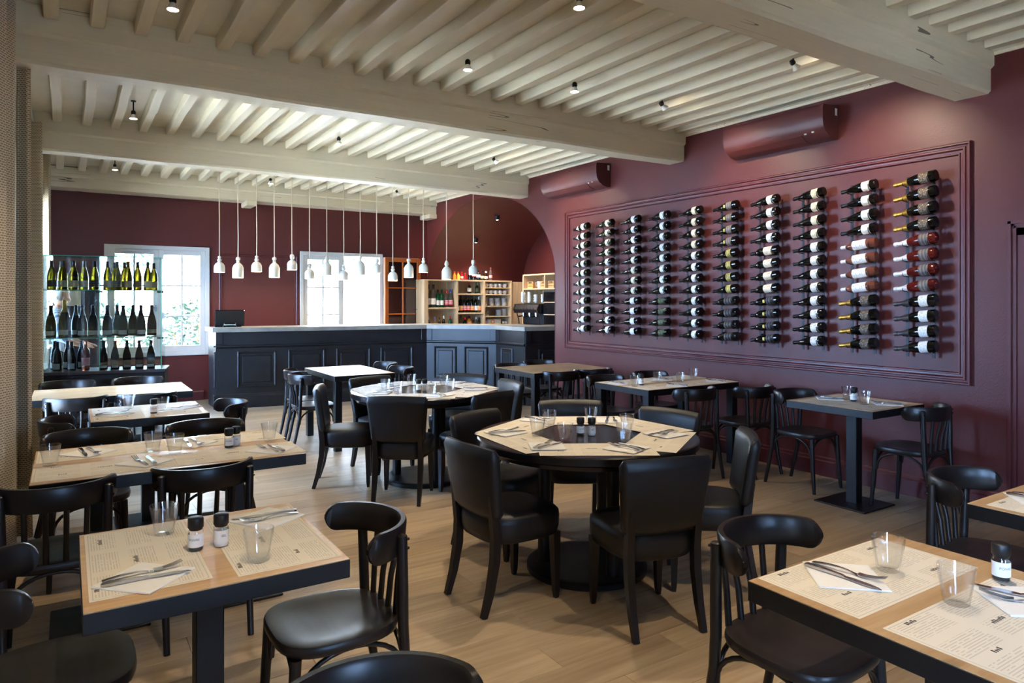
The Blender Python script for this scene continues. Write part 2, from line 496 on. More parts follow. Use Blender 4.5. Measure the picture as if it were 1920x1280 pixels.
for a, c in ((-0.33, 2.29), (2.6, 5.2), (5.5, 8.17), (8.47, 11.09)):
    L = c - a
    jm = None
    for i in range(23):
        xx = -0.085 + 0.25 * i
        w = .043 + random.uniform(-.003, .004)
        if jm is None or i % 4 == 0:
            r = [[(sx * w + 0.004 * sin(q * 1.9 + i), (q / 6 - .5) * L, zz) for sx, zz in ((-1, 3.29), (-.82, 3.278), (.82, 3.278), (1, 3.29), (1, ZC), (-1, ZC))] for q in range(7)]
            o = MB().loft(r).build('joist', 'cream_joist', ceiling, smooth=35)
            jm = o.data
        else:
            o = link('joist', jm, ceiling)
        o.location = (xx, (a + c) / 2, random.uniform(-.004, .003))

# ---- right wall with the arch, and the vaulted niche
AY, AA, AS, AH = 9.52, 1.965, 1.85, 1.30
NARC = 44
arch = [(AY + AA * cos(pi * i / NARC), AS + AH * sin(pi * i / NARC)) for i in range(NARC + 1)]   # from far side to near side
b = MB()
def wq(y0, y1, z0a, z0b, z1):
    b.add([(XR, y0, z0a), (XR, y1, z0b), (XR, y1, z1), (XR, y0, z1)], [(0, 1, 2, 3)])
wq(YF, AY - AA, 0, 0, ZC + .05)
for i in range(NARC):
    (ya, za), (yb, zb) = arch[i], arch[i + 1]
    wq(ya, yb, za, zb, ZC + .05)
wq(AY + AA, YB, 0, 0, ZC + .05)
tag(b.build('wall_right', 'wall_paint'), kind='structure')
b = MB()
prof = [(AY + AA, 0.0)] + arch + [(AY - AA, 0.0)]
n = len(prof)
b.add([(XR, y_, z_) for y_, z_ in prof] + [(NX, y_, z_) for y_, z_ in prof], [(i, i + 1, n + i + 1, n + i) for i in range(n - 1)])
o = tag(b.build('wall_niche', 'wall_paint', smooth=40), kind='structure')
b = MB().add([(NX, y_, z_) for y_, z_ in prof], [tuple(range(n))])
tag(b.build('wall_niche_end', 'wall_paint'), kind='structure')
# pale bead along the arch edge
o = tag(MB().tube([(XR - .001, y_, z_) for y_, z_ in prof], .004, 6).build('trim_4', 'wall_paint', smooth=60), kind='structure')

# ---- back wall with two window openings, left wall, front wall
WZ0, WZ1 = 0.69, 2.33
b = MB()
for x0, x1 in ((XL - .25, 0.437), (1.835, 3.217), (4.661, XR + .02)):
    b.box((x0, YB, 0), (x1, YB + .26, ZC))
for x0, x1 in ((0.437, 1.835), (3.217, 4.661)):
    b.box((x0, YB, 0), (x1, YB + .26, WZ0)); b.box((x0, YB, WZ1), (x1, YB + .26, ZC))
b.box((XR + .02, YB, 0), (NX + .3, YB + .26, ZC))
tag(b.build('wall_back', 'wall_paint'), kind='structure')
b = MB()
ye = YF
LZ0, LZ1 = 0.17, 2.67
for a, c in LEFT_WINDOWS:
    b.box((XL - .25, ye, 0), (XL, a, ZC)); ye = c
    b.box((XL - .25, a, 0), (XL, c, LZ0)); b.box((XL - .25, a, LZ1), (XL, c, ZC))
b.box((XL - .25, ye, 0), (XL, YB, ZC))
tag(b.build('wall_left', 'cream_paint'), kind='structure')
FX0, FX1, FZ0, FZ1 = .4, 1.6, .86, 1.96  # unseen opening added behind the camera to brighten the near tables
tag(MB().box((XL - .25, YF - .25, 0), (FX0, YF, ZC)).box((FX1, YF - .25, 0), (XR + .3, YF, ZC)).box((FX0, YF - .25, 0), (FX1, YF, FZ0)).box((FX0, YF - .25, FZ1), (FX1, YF, ZC)).build('wall_front', 'wall_paint'), kind='structure')

# ---- mouldings (framed panels on the walls), mitred profile
def moulding(name, mp, u0, u1, v0, v1, prof, m='trim_paint'):
    rings = []
    for du, dv, uu, vv in ((1, 1, u0, v0), (-1, 1, u1, v0), (-1, -1, u1, v1), (1, -1, u0, v1)):
        rings.append([mp(uu + du * i, vv + dv * i, h) for i, h in prof])
    m_ = len(prof)
    vs_ = [p for r in rings for p in r]
    fs = [(k * m_ + i, k * m_ + i + 1, ((k + 1) % 4) * m_ + i + 1, ((k + 1) % 4) * m_ + i) for k in range(4) for i in range(m_ - 1)]
    return tag(MB().add(vs_, fs).build(name, m), kind='structure')
PBIG = [(0, 0), (0, .02), (.006, .03), (.016, .03), (.022, .016), (.034, .013), (.040, .024), (.050, .024), (.060, .010), (.074, .008), (.078, .016), (.086, .016), (.092, .004), (.092, 0)]
PSM = [(0, 0), (0, .014), (.008, .02), (.018, .012), (.030, .010), (.034, .016), (.042, .014), (.046, 0)]
moulding('trim_1', lambda u, v, h: (XR - h, u, v), 2.435, 7.315, 0.90, 2.68, PBIG)
moulding('trim_2', lambda u, v, h: (u, YB - h, v), 1.975, 3.175, 0.85, 2.245, PSM)
# ceiling moulding along the right wall
b = MB()
for a, c in ((-0.33, 2.29), (2.6, 5.2), (5.5, 8.17), (8.47, 11.09)):
    b.loft([[(XR, y_, 3.255), (XR - .012, y_, 3.255), (XR - .02, y_, 3.275), (XR - .045, y_, 3.285), (XR - .05, y_, ZC), (XR, y_, ZC)] for y_ in (a, c)])
tag(b.build('trim_3', 'cream_wood'), kind='structure')
# baseboards
b = MB()
def basebd(y0, y1): b.loft([[(XR, y_, 0), (XR - .022, y_, 0), (XR - .022, y_, .125), (XR - .014, y_, .135), (XR - .014, y_, .155), (XR - .006, y_, .163), (XR, y_, .163)] for y_ in (y0, y1)])
basebd(YF, 1.05); basebd(2.2, AY - AA)
tag(b.build('baseboard_right', 'trim_paint'), kind='structure')
b = MB().loft([[(x_, YB, 0), (x_, YB - .022, 0), (x_, YB - .022, .125), (x_, YB - .012, .14), (x_, YB - .010, .16), (x_, YB, .163)] for x_ in (XL, 1.75)])
tag(b.build('baseboard_back', 'trim_paint'), kind='structure')

# ---- door in the right wall (its left jamb and casing show at the picture's edge)
d = tag(MB().box((XR - .012, 1.12, 0.005), (XR + .002, 2.08, 2.0)).build('door_1', 'trim_paint'), kind='structure')
b = MB()
for i, (w0, w1, h) in enumerate(((0, .02, .03), (.02, .035, .018), (.035, .05, .024), (.05, .10, .014), (.10, .115, .022))):
    b.box((XR - h, 2.2 - w1, 0), (XR, 2.2 - w0, 2.07 - w0)); b.box((XR - h, 1.05 + w0, 0), (XR, 1.05 + w1, 2.07 - w0))
    b.box((XR - h, 1.05 + w0, 2.07 - w1), (XR, 2.2 - w0, 2.07 - w0))
b.build('door_casing', 'trim_paint', d)
MB().cbox((XR - .03, 1.98, .62), (XR - .01, 2.01, .78), .003).build('door_handle', 'steel', d)

# ---- windows
def leaf(parent, w, h, m, panes=(2, 3), handle=None, name='casement'):
    """a casement: local x 0..w, z 0..h, y 0..0.05"""
    s = .07
    b = MB().cbox((0, 0, 0), (s, .05, h), .004).cbox((w - s, 0, 0), (w, .05, h), .004).cbox((s - .002, 0, 0), (w - s + .002, .05, s + .02), .004).cbox((s - .002, 0, h - s), (w - s + .002, .05, h), .004)
    o = b.build(name, m, parent)
    MB().box((s, .022, s + .02), (w - s, .028, h - s)).build('pane', 'pane', o)
    for i in range(1, panes[0]):
        xx = s + (w - 2 * s) * i / panes[0]
        MB().cbox((xx - .012, .008, s), (xx + .012, .042, h - s), .003).build('glazing_bar', m, o)
    for i in range(1, panes[1]):
        zz = s + (h - 2 * s) * i / panes[1]
        MB().cbox((s, .010, zz - .012), (w - s, .040, zz + .012), .003).build('glazing_bar', m, o)
    if handle is not None:
        MB().cbox((handle - .012, -.012, h * .40), (handle + .012, 0, h * .40 + .09), .003).cbox((handle - .09, -.04, h * .40 + .04), (handle + .012, -.025, h * .40 + .06), .004).tube([(handle, -.012, h * .4 + .05), (handle, -.03, h * .4 + .05)], .008).build('handle', 'steel', o)
    return o
def wframe(name, w, h, loc, rz, depth=.09, prj=.025):
    f = .06
    b = MB()
    b.cbox((0, -prj, 0), (f, depth, h), .004).cbox((w - f, -prj, 0), (w, depth, h), .004).cbox((f - .002, -prj, 0), (w - f + .002, depth, f), .004).cbox((f - .002, -prj, h - f), (w - f + .002, depth, h), .004)
    return tag(b.build(name, 'white_paint', loc=loc, rot=(0, 0, rz)), kind='structure')
w = wframe('window_1', 1.398, 1.64, (0.437, YB, WZ0), 0)
for i in range(2):
    o = leaf(w, .636, 1.52, 'white_paint', handle=.60 if i == 0 else None); o.location = (.062 + i * .638, -.005, .06)
MB().cbox((.21, -.035, 1.545), (.58, -.02, 1.575), .004).build('vent_strip', 'white_paint', w)
w = wframe('window_2', 1.444, 1.64, (3.217, YB, WZ0), 0)
o = leaf(w, .662, 1.52, 'white_paint'); o.location = (.062, -.005, .06)
MB().cbox((.722, .0, .06), (.745, .05, 1.58), .004).build('meeting_stile', 'white_paint', w)
o = leaf(w, .70, 1.52, 'frame_pine', handle=None); o.location = (1.452, -.105, .06); o.rotation_euler = (0, 0, R(3))
MB().cbox((-.004, .05, -.004), (.012, .062, 1.524), .002).cbox((.69, .05, -.004), (.706, .062, 1.524), .002).cbox((0, .05, 1.512), (.70, .062, 1.526), .002).build('white_edge', 'white_paint', o)
MB().cbox((.57, -.04, .60), (.69, -.025, .62), .004).build('handle', 'steel', o)
for i, (a, c) in enumerate(LEFT_WINDOWS):
    w = wframe('window_%d' % (3 + i), c - a, LZ1 - LZ0, (XL, a, LZ0), R(90), depth=.2, prj=.0)
    lw = (c - a - .124) / 2
    for j in range(2):
        o = leaf(w, lw - .004, LZ1 - LZ0 - .12, 'white_paint', handle=(lw - .04 if j == 0 else None)); o.location = (.062 + j * lw, .06, .06)

w = wframe('window_6', FX1 - FX0, FZ1 - FZ0, (FX1, YF, FZ0), R(180), depth=.2, prj=.0)  # added front window, out of view, lets in fill light for the foreground
for j in range(2):
    o = leaf(w, (FX1 - FX0 - .13) / 2, FZ1 - FZ0 - .12, 'white_paint'); o.location = (.062 + j * ((FX1 - FX0 - .13) / 2 + .003), .06, .06)

# ---- curtains along the left wall
def curtain(y0, y1, z0, z1, xm, amp, nf, ph, label_):
    n = nf * 14
    b = MB(); pts = []
    for i in range(n + 1):
        t_ = i / n; a = t_ * nf * 2 * pi + ph
        pts.append((xm + amp * sin(a) * (0.75 + .25 * sin(a * .37 + 1)), y0 + (y1 - y0) * t_ + amp * .35 * sin(2 * a)))
    zs = [z0 + (z1 - z0) * q / 10 for q in range(11)]
    vs_ = []; 
    for q, zz in enumerate(zs):
        sway = (1 - q / 10)
        for i, (x_, y_) in enumerate(pts):
            vs_.append((x_ + .012 * sway * sin(i * .35 + 1.3), y_ + .02 * sway * sin(i * .21), zz))
    m_ = n + 1
    fs = [(q * m_ + i, q * m_ + i + 1, (q + 1) * m_ + i + 1, (q + 1) * m_ + i) for q in range(10) for i in range(n)]
    o = b.add(vs_, fs).build('curtain', 'curtain_cloth', smooth=180)
    me = o.data
    # unrolled cloth coordinates
    d = [0.0]
    for i in range(n): d.append(d[-1] + math.dist(pts[i], pts[i + 1]))
    uvl = me.uv_layers.new(name='cloth')
    for lp in me.loops:
        vi = lp.vertex_index
        uvl.data[lp.index].uv = (d[vi % m_], me.vertices[vi].co.z)
    sm = o.modifiers.new('thick', 'SOLIDIFY'); sm.thickness = .003
    return tag(o, label_, 'curtain', 'curtains along the left wall')
curtain(3.55, 5.30, .015, 3.22, -.312, .062, 4, 1.57, 'nearest wide beige woven curtain hanging at the left picture edge')
curtain(5.34, 5.56, .015, 3.20, -.238, .040, 2, 0.4, 'beige woven curtain behind the nearest one, beside the long set table')
curtain(7.86, 8.24, .015, 3.20, -.262, .062, 3, 0.9, 'beige woven curtain just in front of the glass wine cabinet')
curtain(9.2, 9.5, .015, 3.20, -.198, .040, 2, 0.4, 'farthest pale beige curtain beside the glass wine cabinet')
rod = MB().tube([(-.285, 1.6, 3.235), (-.285, 11.0, 3.235)], .012).build('curtain_rail', 'white_paint', smooth=60)
tag(rod, 'white curtain rail running along the left wall below the ceiling', 'curtain rail')

# ---- garden outside
tag(MB().box((-14, YB + .3, -.45), (22, 40, -.35)).box((-20, -8, -.45), (XL - .3, 40, -.35)).box((-20, -20, -.45), (20, YF - .3, -.352)).build('ground', 'gravel'), kind='structure')
b = MB()
nx, ny = 24, 10
vs_ = []
for j in range(ny + 1):
    for i in range(nx + 1):
        xx = -10 + 28 * i / nx; yy = 15.2 + 7 * j / ny
        vs_.append((xx + random.uniform(-.3, .3), yy, -.36 + (0 if j == 0 else 3.6 * (j / ny) ** .8 + random.uniform(-.15, .15))))
fs = [(j * (nx + 1) + i, j * (nx + 1) + i + 1, (j + 1) * (nx + 1) + i + 1, (j + 1) * (nx + 1) + i) for j in range(ny) for i in range(nx)]
tag(b.add(vs_, fs).build('garden_bank', 'pale_stone', smooth=60), kind='structure')
gw = tag(MB().box((-10, 22.0, 2.9), (18, 22.4, 7.5)).build('garden_wall', 'pale_stone'), kind='structure')
MB().cbox((1.9, 21.95, 3.15), (2.75, 22.02, 3.95), .01).build('wall_opening', 'dark_panel', gw)
def shrub(x, y, z, rx, rz, n, label_, seed):
    rnd = random.Random(seed)
    root = empty('shrub', (x, y, z))
    st = MB()
    for i in range(5):
        a = rnd.uniform(0, 2 * pi); st.tube([(0, 0, 0), (rx * .25 * cos(a), rx * .25 * sin(a), rz * .5), (rx * .5 * cos(a), rx * .5 * sin(a), rz)], [.03, .02, .008], 5)
    st.build('stem', 'frame_pine', root)
    b = MB()
    for i in range(n):
        while True:
            px, py, pz = (rnd.uniform(-1, 1) for _ in range(3))
            rr_ = px * px + py * py + pz * pz
            if .15 < rr_ < 1: break
        px *= rx; py *= rx; pz = rz * .62 + pz * rz * .62
        s_ = rnd.uniform(.05, .10)
        a = Vector((rnd.uniform(-1, 1), rnd.uniform(-1, 1), rnd.uniform(-.6, .6))).normalized(); c = a.cross(Vector((rnd.uniform(-1, 1), rnd.uniform(-1, 1), rnd.uniform(-1, 1)))).normalized()
        p0 = Vector((px, py, pz))
        b.add([p0 - a * s_, p0 - c * s_ * .4, p0 + a * s_, p0 + c * s_ * .4], [(0, 1, 2, 3)])
    tag(b.build('foliage', 'leaf', root), kind='stuff')
    tag(root, label_, 'shrub', 'shrubs in the garden outside')
shrub(2.05, 14.6, -.36, .85, 1.55, 1500, 'green leafy shrub outside, low in the right half of the left window', 1)
shrub(0.6, 15.6, -.2, .8, 1.5, 900, 'green shrub outside seen through the glass wine cabinet', 2)
shrub(1.3, 19.5, 2.3, 1.1, 1.4, 900, 'pale green shrub high on the bank behind the left window', 3)
shrub(6.1, 18.5, 2.5, 1.3, 1.3, 900, 'green foliage at the top of the right window', 4)
shrub(7.0, 15.7, -.2, .8, .9, 500, 'dry low shrub at the foot of the right window', 5)
# ================================================================ chairs
def make_bistro():
    """bentwood chair facing -Y, origin on the floor under the seat"""
    root = empty('bistro_chair')
    # seat: rounded, wider in front, slightly dished
    def outline(s_, z):
        pts = []
        for i in range(36):
            a = 2 * pi * i / 36
            ca, sa = cos(a), sin(a)
            e = 0.62
            x_ = math.copysign(abs(ca) ** e, ca); y_ = math.copysign(abs(sa) ** e, sa)
            w_ = .205 + (-.018 if y_ > 0 else .004) * abs(y_)
            pts.append((x_ * w_ * s_, y_ * .205 * s_, z))
        return pts
    MB().loft([outline(.93, .420), outline(.985, .426), outline(1.0, .436), outline(1.0, .450), outline(.98, .458), outline(.92, .4595), outline(.7, .453), outline(.4, .448), outline(.12, .447)]).build('seat', 'seat_lacquer', root, smooth=50)
    # curved crest rail
    pts, secs = [], []
    n = 34
    for i in range(n + 1):
        t_ = sin((-1 + 2 * i / n) * pi / 2)
        t_ = .6 * t_ + .4 * math.copysign(1 - (1 - abs(t_)) ** 1.6, t_)
        a = t_ * R(88)
        x_ = .212 * sin(a) / sin(R(88)) * (1.0)
        y_ = .236 - .19 * (1 - cos(a)) / (1 - cos(R(88)))
        e = 1 - abs(t_)
        h_ = .100 * math.sqrt(max(0.03, 1 - (1 - min(1, e / .16)) ** 2))
        pts.append((x_, y_, .724)); secs.append((.025, h_))
    b = MB()
    rings = []
    for k_ in range(n + 1):
        p0 = Vector(pts[max(k_ - 1, 0)]); p1 = Vector(pts[min(k_ + 1, n)])
        t_ = (p1 - p0).normalized(); sd = t_.cross(Vector((0, 0, 1))).normalized()
        w_, h_ = secs[k_]
        ring = []
        for sx, sz in ((-1, -.82), (-.6, -1), (.6, -1), (1, -.82), (1, .82), (.6, 1), (-.6, 1), (-1, .82)):
            q = Vector(pts[k_]) + sd * (sx * w_ / 2) + Vector((0, 0, sz * h_ / 2)) + Vector((0, 0.10 * (sz * h_ / 2), 0))
            ring.append(tuple(q))
        rings.append(ring)
    b.loft(rings).build('backrest', 'black_lacquer', root, smooth=40)
    # rear legs run up to the crest, front legs stop at the seat
    rl = MB()
    rl.tube([(-.172, .262, 0), (-.174, .225, .16), (-.176, .19, .34), (-.177, .183, .45), (-.181, .180, .58), (-.185, .176, .72), (-.185, .176, .747), (-.185, .176, .752)], [.0135, .0155, .018, .0185, .0185, .0180, .017, .009], 10)
    o = rl.build('leg', 'black_lacquer', root, smooth=50)
    o = link('leg', o.data, root); o.scale = (-1, 1, 1)
    fl = MB().tube([(-.178, -.195, 0), (-.172, -.178, .2), (-.165, -.165, .425)], [.0125, .0165, .019], 10)
    o = fl.build('leg', 'black_lacquer', root, smooth=50)
    o2 = link('leg', o.data, root); o2.scale = (-1, 1, 1)
    # spindles
    for x_ in (-.108, -.036, .036, .108):
        MB().tube([(x_ * .95, .188, .452), (x_ * .97, .20 - .5 * x_ * x_, .56), (x_, .234 - 2.2 * x_ * x_, .70)], [.0112, .0108, .0105], 8).build('spindle', 'black_lacquer', root, smooth=50)
    # bent braces between the legs under the seat
    def hoop(p, q):
        p = Vector(p); q = Vector(q); pts_ = []
        for i in range(15):
            a = pi * i / 14
            m_ = (p + q) / 2 - (q - p) / 2 * cos(a)
            pts_.append((m_.x, m_.y, .285 + (.135) * sin(a) ** .8))
        MB().tube(pts_, .0085, 8).build('brace', 'black_lacquer', root, smooth=50)
    hoop((-.160, -.165, 0), (.160, -.165, 0)); hoop((-.170, -.155, 0), (-.172, .185, 0)); hoop((.170, -.155, 0), (.172, .185, 0)); hoop((-.160, .19, 0), (.160, .19, 0))
    bm_ = None
    for sx in (-1, 1):
        for zz in (.738, .708):
            if bm_ is None: bm_ = MB().tube([(0, 0, 0), (0, .008, 0)], [.0055, .004], 6).build('bolt', 'dark_steel', root, smooth=50); o = bm_
            else: o = link('bolt', bm_.data, root)
            o.location = (sx * .197, .188, zz); o.rotation_euler = (0, 0, R(-45 * sx))
    return root
BISTRO = [
 (0.75, 2.30, -90, 'black bentwood chair right of the near-left table, seat fully in view'),
 (-0.03, 2.41, 90, 'black bentwood chair cut off by the left picture edge, left of near-left table'),
 (-0.04, 3.55, 180, 'black bentwood chair seen from behind at the long set table, nearest the curtain'),
 (0.53, 3.56, 180, 'black bentwood chair seen from behind at the long set table, away from the curtain'),
 (0.095, 4.52, 0, 'black bentwood chair behind the long set table, nearest the curtain'),
 (0.71, 4.50, 0, 'black bentwood chair behind the long set table, away from the curtain'),
 (0.885, 5.45, -90, 'black bentwood chair right of the small set table, against the bar base'),
 (0.09, 5.22, 90, 'black bentwood chair left of the small set table, beside the curtain'),
 (0.055, 6.47, 180, 'black bentwood chair in front of the bare far-left table, nearest the curtain'),
 (0.545, 6.42, 180, 'black bentwood chair in front of the bare far-left table, away from the curtain'),
 (0.0, 7.50, 0, 'black bentwood chair before the wine cabinet, nearest the curtain'),
 (0.57, 7.50, 0, 'black bentwood chair before the wine cabinet, away from the curtain'),
 (2.20, 7.56, 90, 'black bentwood chair left of the bare table by the bar, the farther one'),
 (2.13, 7.12, 90, 'black bentwood chair left of the bare table by the bar, the nearer one'),
 (3.10, 7.84, -90, 'black bentwood chair right of the bare table by the bar, the farther one'),
 (3.05, 7.25, -90, 'black bentwood chair right of the bare table by the bar, the nearer one'),
 (4.40, 6.79, 0, 'black bentwood chair behind the bare brown table, nearer the bar corner'),
 (4.92, 6.98, 0, 'black bentwood chair behind the bare brown table, beside the purple wall'),
 (4.42, 6.05, 180, 'black bentwood chair in front of the bare brown table, nearer the bar'),
 (4.87, 6.02, 180, 'black bentwood chair in front of the bare brown table, beside the purple wall'),
 (4.48, 5.19, 0, 'black bentwood chair behind the long wall table, its left end'),
 (5.12, 5.225, 0, 'black bentwood chair behind the long wall table, against the purple wall'),
 (4.54, 4.27, 180, 'black bentwood chair in front of the long wall table, behind the round table'),
 (5.09, 4.10, 180, 'black bentwood chair in front of the long wall table, against the purple wall'),
 (5.10, 3.49, 0, 'black bentwood chair left of the two-seat table by the purple wall'),
 (5.18, 2.69, 180, 'black bentwood chair right of the two-seat table, casting a shadow on wall'),
 (1.94, 1.35, 4, 'black bentwood chair with brown seat at the near-right table'),
 (3.26, 1.345, 5, 'black bentwood chair at the right picture edge, before the dark door'),
 (0.48, 1.155, -2, 'black bentwood chair of which only the backrest shows at the bottom edge'),
]
proto = make_bistro()
for i, (x_, y_, r_, lb) in enumerate(BISTRO):
    o = proto if i == 0 else copy_tree(proto)
    o.location = (x_, y_, 0); o.rotation_euler = (0, 0, R(r_))
    tag(o, lb, 'chair', 'black bentwood bistro chairs')

def make_leather():
    root = empty('leather_chair')
    def ring(w1, w2, d, z, r=.09, grow=0):
        """plan outline of the seat: w1 front width, w2 rear width, d depth"""
        pts = []
        for i in range(40):
            a = 2 * pi * i / 40
            ca, sa = cos(a), sin(a)
            e = .5 if sa < 0 else .72
            x_ = math.copysign(abs(ca) ** .55, ca); y_ = math.copysign(abs(sa) ** e, sa)
            w_ = w1 + (w2 - w1) * (y_ + 1) / 2
            pts.append((x_ * (w_ / 2 + grow), y_ * (d / 2 + grow) - .005, z))
        return pts
    MB().loft([ring(.44, .40, .43, .325, grow=-.02), ring(.44, .40, .43, .335, grow=-.004), ring(.45, .41, .44, .37), ring(.455, .41, .445, .42), ring(.45, .41, .44, .447), ring(.45, .41, .44, .462, grow=-.014), ring(.45, .41, .44, .470, grow=-.05), ring(.45, .41, .44, .474, grow=-.12), ring(.45, .41, .44, .474, grow=-.18)]).build('seat', 'black_leather', root, smooth=60)
    # padded back, slightly wrapped around the sitter
    rings = []
    for q in range(13):
        v = q / 12
        zz = .455 + .35 * v
        w_ = .405 + .065 * v
        e = min(1, math.sqrt(max(0, 1 - (1 - min(v, 1 - v) / .07) ** 2)) if min(v, 1 - v) < .07 else 1)
        t_ = .058 * (.35 + .65 * e); wi = w_ - .03 * (1 - e)
        yc = .205 + .055 * v
        ring_ = []
        for px, py in rr(wi, t_, min(.024, t_ * .45), 4):
            # more points across the wide faces come from the corner arcs only: bend by x
            ring_.append((px, yc + py - .55 * px * px, zz + .010 * (1 - (2 * px / wi) ** 2) * (v - .3)))
        # insert points along the long faces so the back can curve
        dense = []
        m_ = len(ring_)
        for i in range(m_):
            a_, c_ = ring_[i], ring_[(i + 1) % m_]
            dense.append(a_)
            if abs(a_[0] - c_[0]) > .1:
                for s_ in range(1, 8):
                    f_ = s_ / 8
                    xx = a_[0] + (c_[0] - a_[0]) * f_
                    side = py_side = (a_[1] + .55 * a_[0] ** 2) + ((c_[1] + .55 * c_[0] ** 2) - (a_[1] + .55 * a_[0] ** 2)) * f_
                    dense.append((xx, side - .55 * xx * xx, zz + .010 * (1 - (2 * xx / wi) ** 2) * (v - .3)))
        rings.append(dense)
    MB().loft(rings).build('backrest', 'black_leather', root, smooth=60)
    b = MB().sweep([(-.172, .262, 0), (-.172, .225, .12), (-.172, .198, .26), (-.172, .193, .38), (-.172, .207, .50), (-.172, .222, .58)], [(.026, .028), (.032, .036), (.036, .042), (.036, .042), (.034, .038), (.03, .03)], up=(0, 1, 0))
    o = b.build('leg', 'black_lacquer', root, smooth=40)
    o2 = link('leg', o.data, root); o2.scale = (-1, 1, 1)
    b = MB().sweep([(-.185, -.172, 0), (-.183, -.172, .035), (-.178, -.168, .34)], [(.020, .020), (.028, .028), (.044, .044)], up=(0, 1, 0))
    o = b.build('leg', 'black_lacquer', root, smooth=40)
    o2 = link('leg', o.data, root); o2.scale = (-1, 1, 1)
    return root
R1C, R2C = (2.49, 3.10), (2.57, 5.39)
LEATHER = [
 (2.355, 2.50, (.11, .41), 'black leather chair at the near round table, its back facing us, right of centre'),
 (1.925, 3.045, (.41, .02), 'black leather chair at the near round table, front left with seat showing'),
 (2.27, 3.64, (.27, -.79), 'black leather chair behind the near round table at its left rear'),
 (2.90, 3.74, (-.50, -.84), 'black leather chair behind the near round table, middle of its far side'),
 (3.09, 3.22, (-.98, -.2), 'black leather chair behind the near round table at its right rear'),
 (2.92, 2.62, (-.62, .55), 'black leather chair at the near round table seen sideways on its right'),
 (2.20, 4.99, (.60, .80), 'black leather chair with broad back facing us at the far round table'),
 (1.98, 5.63, (.86, -.38), 'black leather chair on the left of the far round table'),
 (2.42, 5.92, (.18, -.82), 'black leather chair behind the far round table, near the bare table'),
 (3.06, 5.75, (-.6, -.5), 'black leather chair behind the far round table, in front of the bar'),
 (3.10, 5.24, (-.98, .12), 'black leather chair on the right of the far round table, back catching light'),
 (2.72, 4.83, (-.21, .73), 'black leather chair between the two round tables, facing the far one'),
]
proto = make_leather()
for i, (x_, y_, d_, lb) in enumerate(LEATHER):
    o = proto if i == 0 else copy_tree(proto)
    o.location = (x_, y_, 0); o.rotation_euler = (0, 0, math.atan2(d_[0], -d_[1]))
    tag(o, lb, 'chair', 'black leather chairs at the round tables')

# ================================================================ tables
TZ = .76
def sq_table(x0, x1, y0, y1, kind, lb):
    cx, cy = (x0 + x1) / 2, (y0 + y1) / 2
    root = empty('dining_table', (cx, cy, 0))
    w, d = x1 - x0, y1 - y0
    MB().box((-w / 2 + .0015, -d / 2 + .0015, TZ - .004), (w / 2 - .0015, d / 2 - .0015, TZ)).build('tabletop', 'table_oak', root)
    MB().cbox((-w / 2, -d / 2, TZ - .055), (w / 2, d / 2, TZ - .002), .0015).build('edge_frame', 'black_metal', root)
    if kind == 'legs':
        for sx in (-1, 1):
            for sy in (-1, 1):
                MB().cbox((sx * (w / 2 - .045) - .035, sy * (d / 2 - .045) - .035, 0), (sx * (w / 2 - .045) + .035, sy * (d / 2 - .045) + .035, TZ - .055), .002).build('leg', 'black_metal', root)
    else:
        for ox in ((0,) if kind == 1 else (-w / 4 - .02, w / 4 + .02)):
            MB().cbox((ox - .04, -.04, .01), (ox + .04, .04, TZ - .06), .003).build('column', 'black_metal', root)
            MB().cbox((ox - .20, -.20, 0), (ox + .20, .20, .012), .003).build('base_plate', 'black_metal', root)
            MB().box((ox - .15, -.15, TZ - .061), (ox + .15, .15, TZ - .055)).build('mounting_plate', 'black_metal', root)
    tag(root, lb, 'table', 'square tables with oak tops')
    return root
sq_table(0.03, 0.70, 1.975, 2.645, 1, 'oak-topped square table near left with two menus and salt and pepper')
sq_table(1.555, 2.255, 0.55, 1.24, 1, 'oak-topped table in the bottom right corner with two menus')
sq_table(2.84, 3.56, 0.58, 1.27, 1, 'oak-topped table cut off at the right picture edge before the door')
sq_table(4.625, 5.30, 2.655, 3.33, 1, 'two-seat oak-topped pedestal table alone against the purple wall')
sq_table(4.13, 5.28, 4.31, 5.02, 'legs', 'long oak-topped table set for four by the purple wall')
sq_table(4.09, 5.15, 5.95, 6.75, 'legs', 'bare brown oak-topped table between bar and purple wall')
sq_table(2.25, 2.90, 6.80, 7.85, 'legs', 'bare oak-topped table with bright sheen in front of the bar')
sq_table(-.24, .89, 6.38, 7.11, 2, 'bare oak-topped table at far left before the glass wine cabinet')
sq_table(.12, .81, 5.06, 5.70, 1, 'small oak-topped table with two menus, second behind the long left table')
sq_table(-.135, 1.0, 3.46, 4.23, 2, 'long oak-topped table at left covered with four menus')

def round_table(c, lb):
    root = empty('round_table', (c[0], c[1], 0))
    r = .625
    MB().lathe([(0, TZ - .05), (r - .03, TZ - .05), (r - .006, TZ - .046), (r, TZ - .04), (r, TZ - .006), (r - .006, TZ), (0, TZ)], 72).build('tabletop', 'table_black', root, smooth=40)
    MB().lathe([(r - .06, TZ - .075), (r - .045, TZ - .075), (r - .04, TZ - .05), (r - .06, TZ - .05)], 64).build('apron', 'table_black', root, smooth=40)
    for a in (147.35, 27.35, -92.65):
        MB().lathe([(0, .03), (.036, .03), (.036, TZ - .05), (0, TZ - .05)], 20, (.24 * cos(R(a)), .24 * sin(R(a)), 0)).build('column', 'black_metal', root, smooth=40)
    MB().lathe([(0, 0), (.335, 0), (.34, .004), (.34, .03), (.33, .036), (.30, .038), (0, .046)], 56).build('base_plate', 'black_metal', root, smooth=40)
    tag(root, lb, 'table', 'round black tables')
round_table(R1C, 'near round black table covered with a ring of six menus')
round_table(R2C, 'far round black table covered with a ring of six menus')

